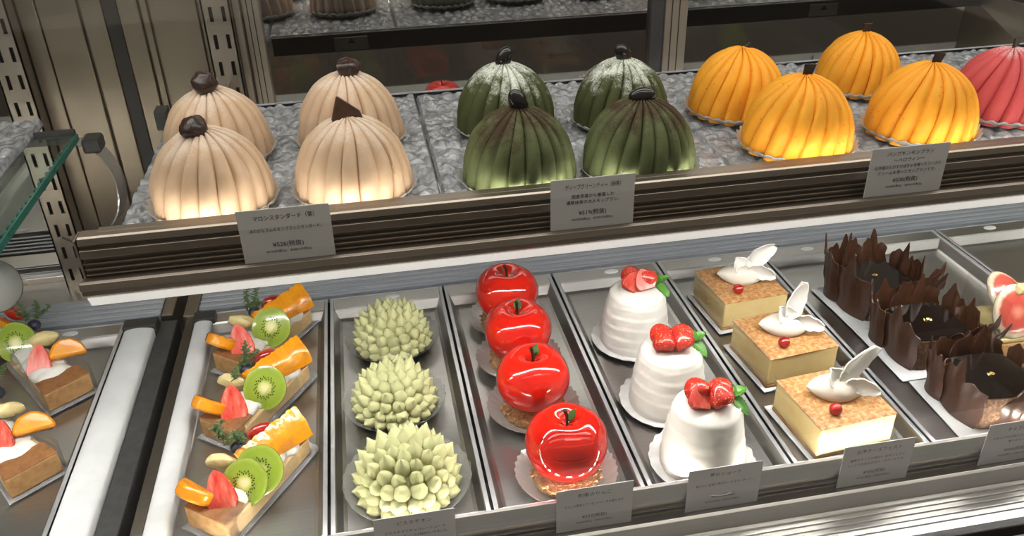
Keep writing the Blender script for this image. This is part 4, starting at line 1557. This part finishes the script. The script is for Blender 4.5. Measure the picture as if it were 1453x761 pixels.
def text_mesh(s, size, align='CENTER'):
    c = bpy.data.curves.new('lettering', 'FONT')
    c.body = s
    c.size = size
    c.align_x = align
    c.resolution_u = 2
    c.offset = size * 0.004
    o = bpy.data.objects.new('lettering', c)
    COL.objects.link(o)
    dg = bpy.context.evaluated_depsgraph_get()
    me = bpy.data.meshes.new_from_object(o.evaluated_get(dg))
    bpy.data.objects.remove(o)
    vs = [v.co.copy() for v in me.vertices]
    fs = [tuple(p.vertices) for p in me.polygons]
    bpy.data.meshes.remove(me)
    return vs, fs


def card(x, y, z, W, Hc, lines, label, tilt=0.0, m='ink'):
    e = empty('price_card', (x, y, z), label, 'price card', 'printed price cards in the rails')
    e.rotation_euler = (tilt, 0, 0)
    MB().box(-W / 2, W / 2, -0.0003, 0.0003, 0, Hc).build('card', M['card'], e)
    b = MB()
    for (txt, size, zz, fit) in lines:
        vs, fs = text_mesh(txt, size)
        if not vs:
            continue
        xs = [v.x for v in vs]
        wd = max(xs) - min(xs)
        k = min(1.0, fit * W / wd) if wd > 0 else 1
        cx = (max(xs) + min(xs)) / 2
        b.add([((v.x - cx) * k, -0.00045, zz * Hc + v.y) for v in vs], fs)
    b.build('lettering', M[m], e)


def lines4(title, l1, l2, price, small, t2=None):
    L_ = [(title, 0.0044 if len(title) < 12 else 0.0040, 0.80, 0.66)]
    if t2:
        L_ = [(title, 0.0037, 0.83, 0.6), (t2, 0.0035, 0.70, 0.4)]
        a = 0.57
    else:
        a = 0.62
    if l2:
        L_ += [(l1, 0.0030, a, 0.86), (l2, 0.0030, a - 0.115, 0.80)]
    else:
        L_ += [(l1, 0.0030, a - 0.04, 0.78)]
    L_ += [(price, 0.0042, 0.28, 0.5), (small, 0.0022, 0.17, 0.62)]
    return L_


cy, cz = 0.0465, 0.2085
ch_ = 0.0375
card(-0.0590, cy, cz, 0.0580, ch_, lines4('マロンスタンダード（栗）', 'ほのかなラムのモンブランスタンダード。', None, '¥528(税抜)', '¥570(8%税込)　¥580(10%税込)'), 'price card reading 528 yen under the beige domes')
card(0.1445, cy, cz, 0.0585, ch_, lines4('ディープグリーンティー（抹茶）', '国産茶葉から厳選した', '濃厚抹茶の大人モンブラン。', '¥519(税抜)', '¥560(8%税込)　¥570(10%税込)'), 'price card reading 519 yen below the dark green domes')
card(0.3780, cy, cz, 0.0605, ch_, lines4('パンプキンモンブラン', '北海道のえびすかぼちゃを使ったソースと', 'クリームを使ったモンブランです。', '¥500(税抜)', '¥540(8%税込)　¥550(10%税込)', '〜ハロウィン〜'), 'price card reading 500 yen below the yellow domes')
ly, lz = -0.0085, -0.0235
lh = 0.0430
card(0.0015, ly, lz, 0.0590, lh, lines4('ピスタチオン', 'ピスタチオとチョコレートムース', 'フランボワーズソースの酸味をいれました。', '¥537(税抜)', '¥580(8%税込)　¥590(10%税込)'), 'price card at the bottom edge in front of the green spiky dome')
card(0.1370, ly, lz, 0.0595, lh, lines4('約束のりんご', 'りんごの果肉とアーモンドケーキが香ります。', None, '¥537(税抜)', '¥580(8%税込)　¥590(10%税込)'), 'price card reading 537 yen in front of the red apples')
card(0.2405, ly, lz, 0.0600, lh, lines4('苺のショート', '柔らかい生地と苺のケーキスタンダード。', None, '¥509(税抜)', '¥550(8%税込)　¥560(10%税込)'), 'price card reading 509 yen in front of the white strawberry cakes', m='ink_brown')
card(0.3690, ly, lz, 0.0610, lh, lines4('北海チーズフェスト', '濃厚なチーズの味わいをゆっくりと', 'しっとりなめらかなチーズケーキです。', '¥500(税抜)', '¥540(8%税込)　¥550(10%税込)'), 'price card reading 500 yen in front of the golden cheesecakes', m='ink_brown')
card(0.4950, ly, lz, 0.0610, lh, lines4('チョコレート', 'なめらかな口あたりのチョコレート', '香りのケーキ', '¥500(税抜)', '¥540(8%税込)　¥550(10%税込)'), 'price card at the right edge in front of the chocolate cake', m='ink_brown')
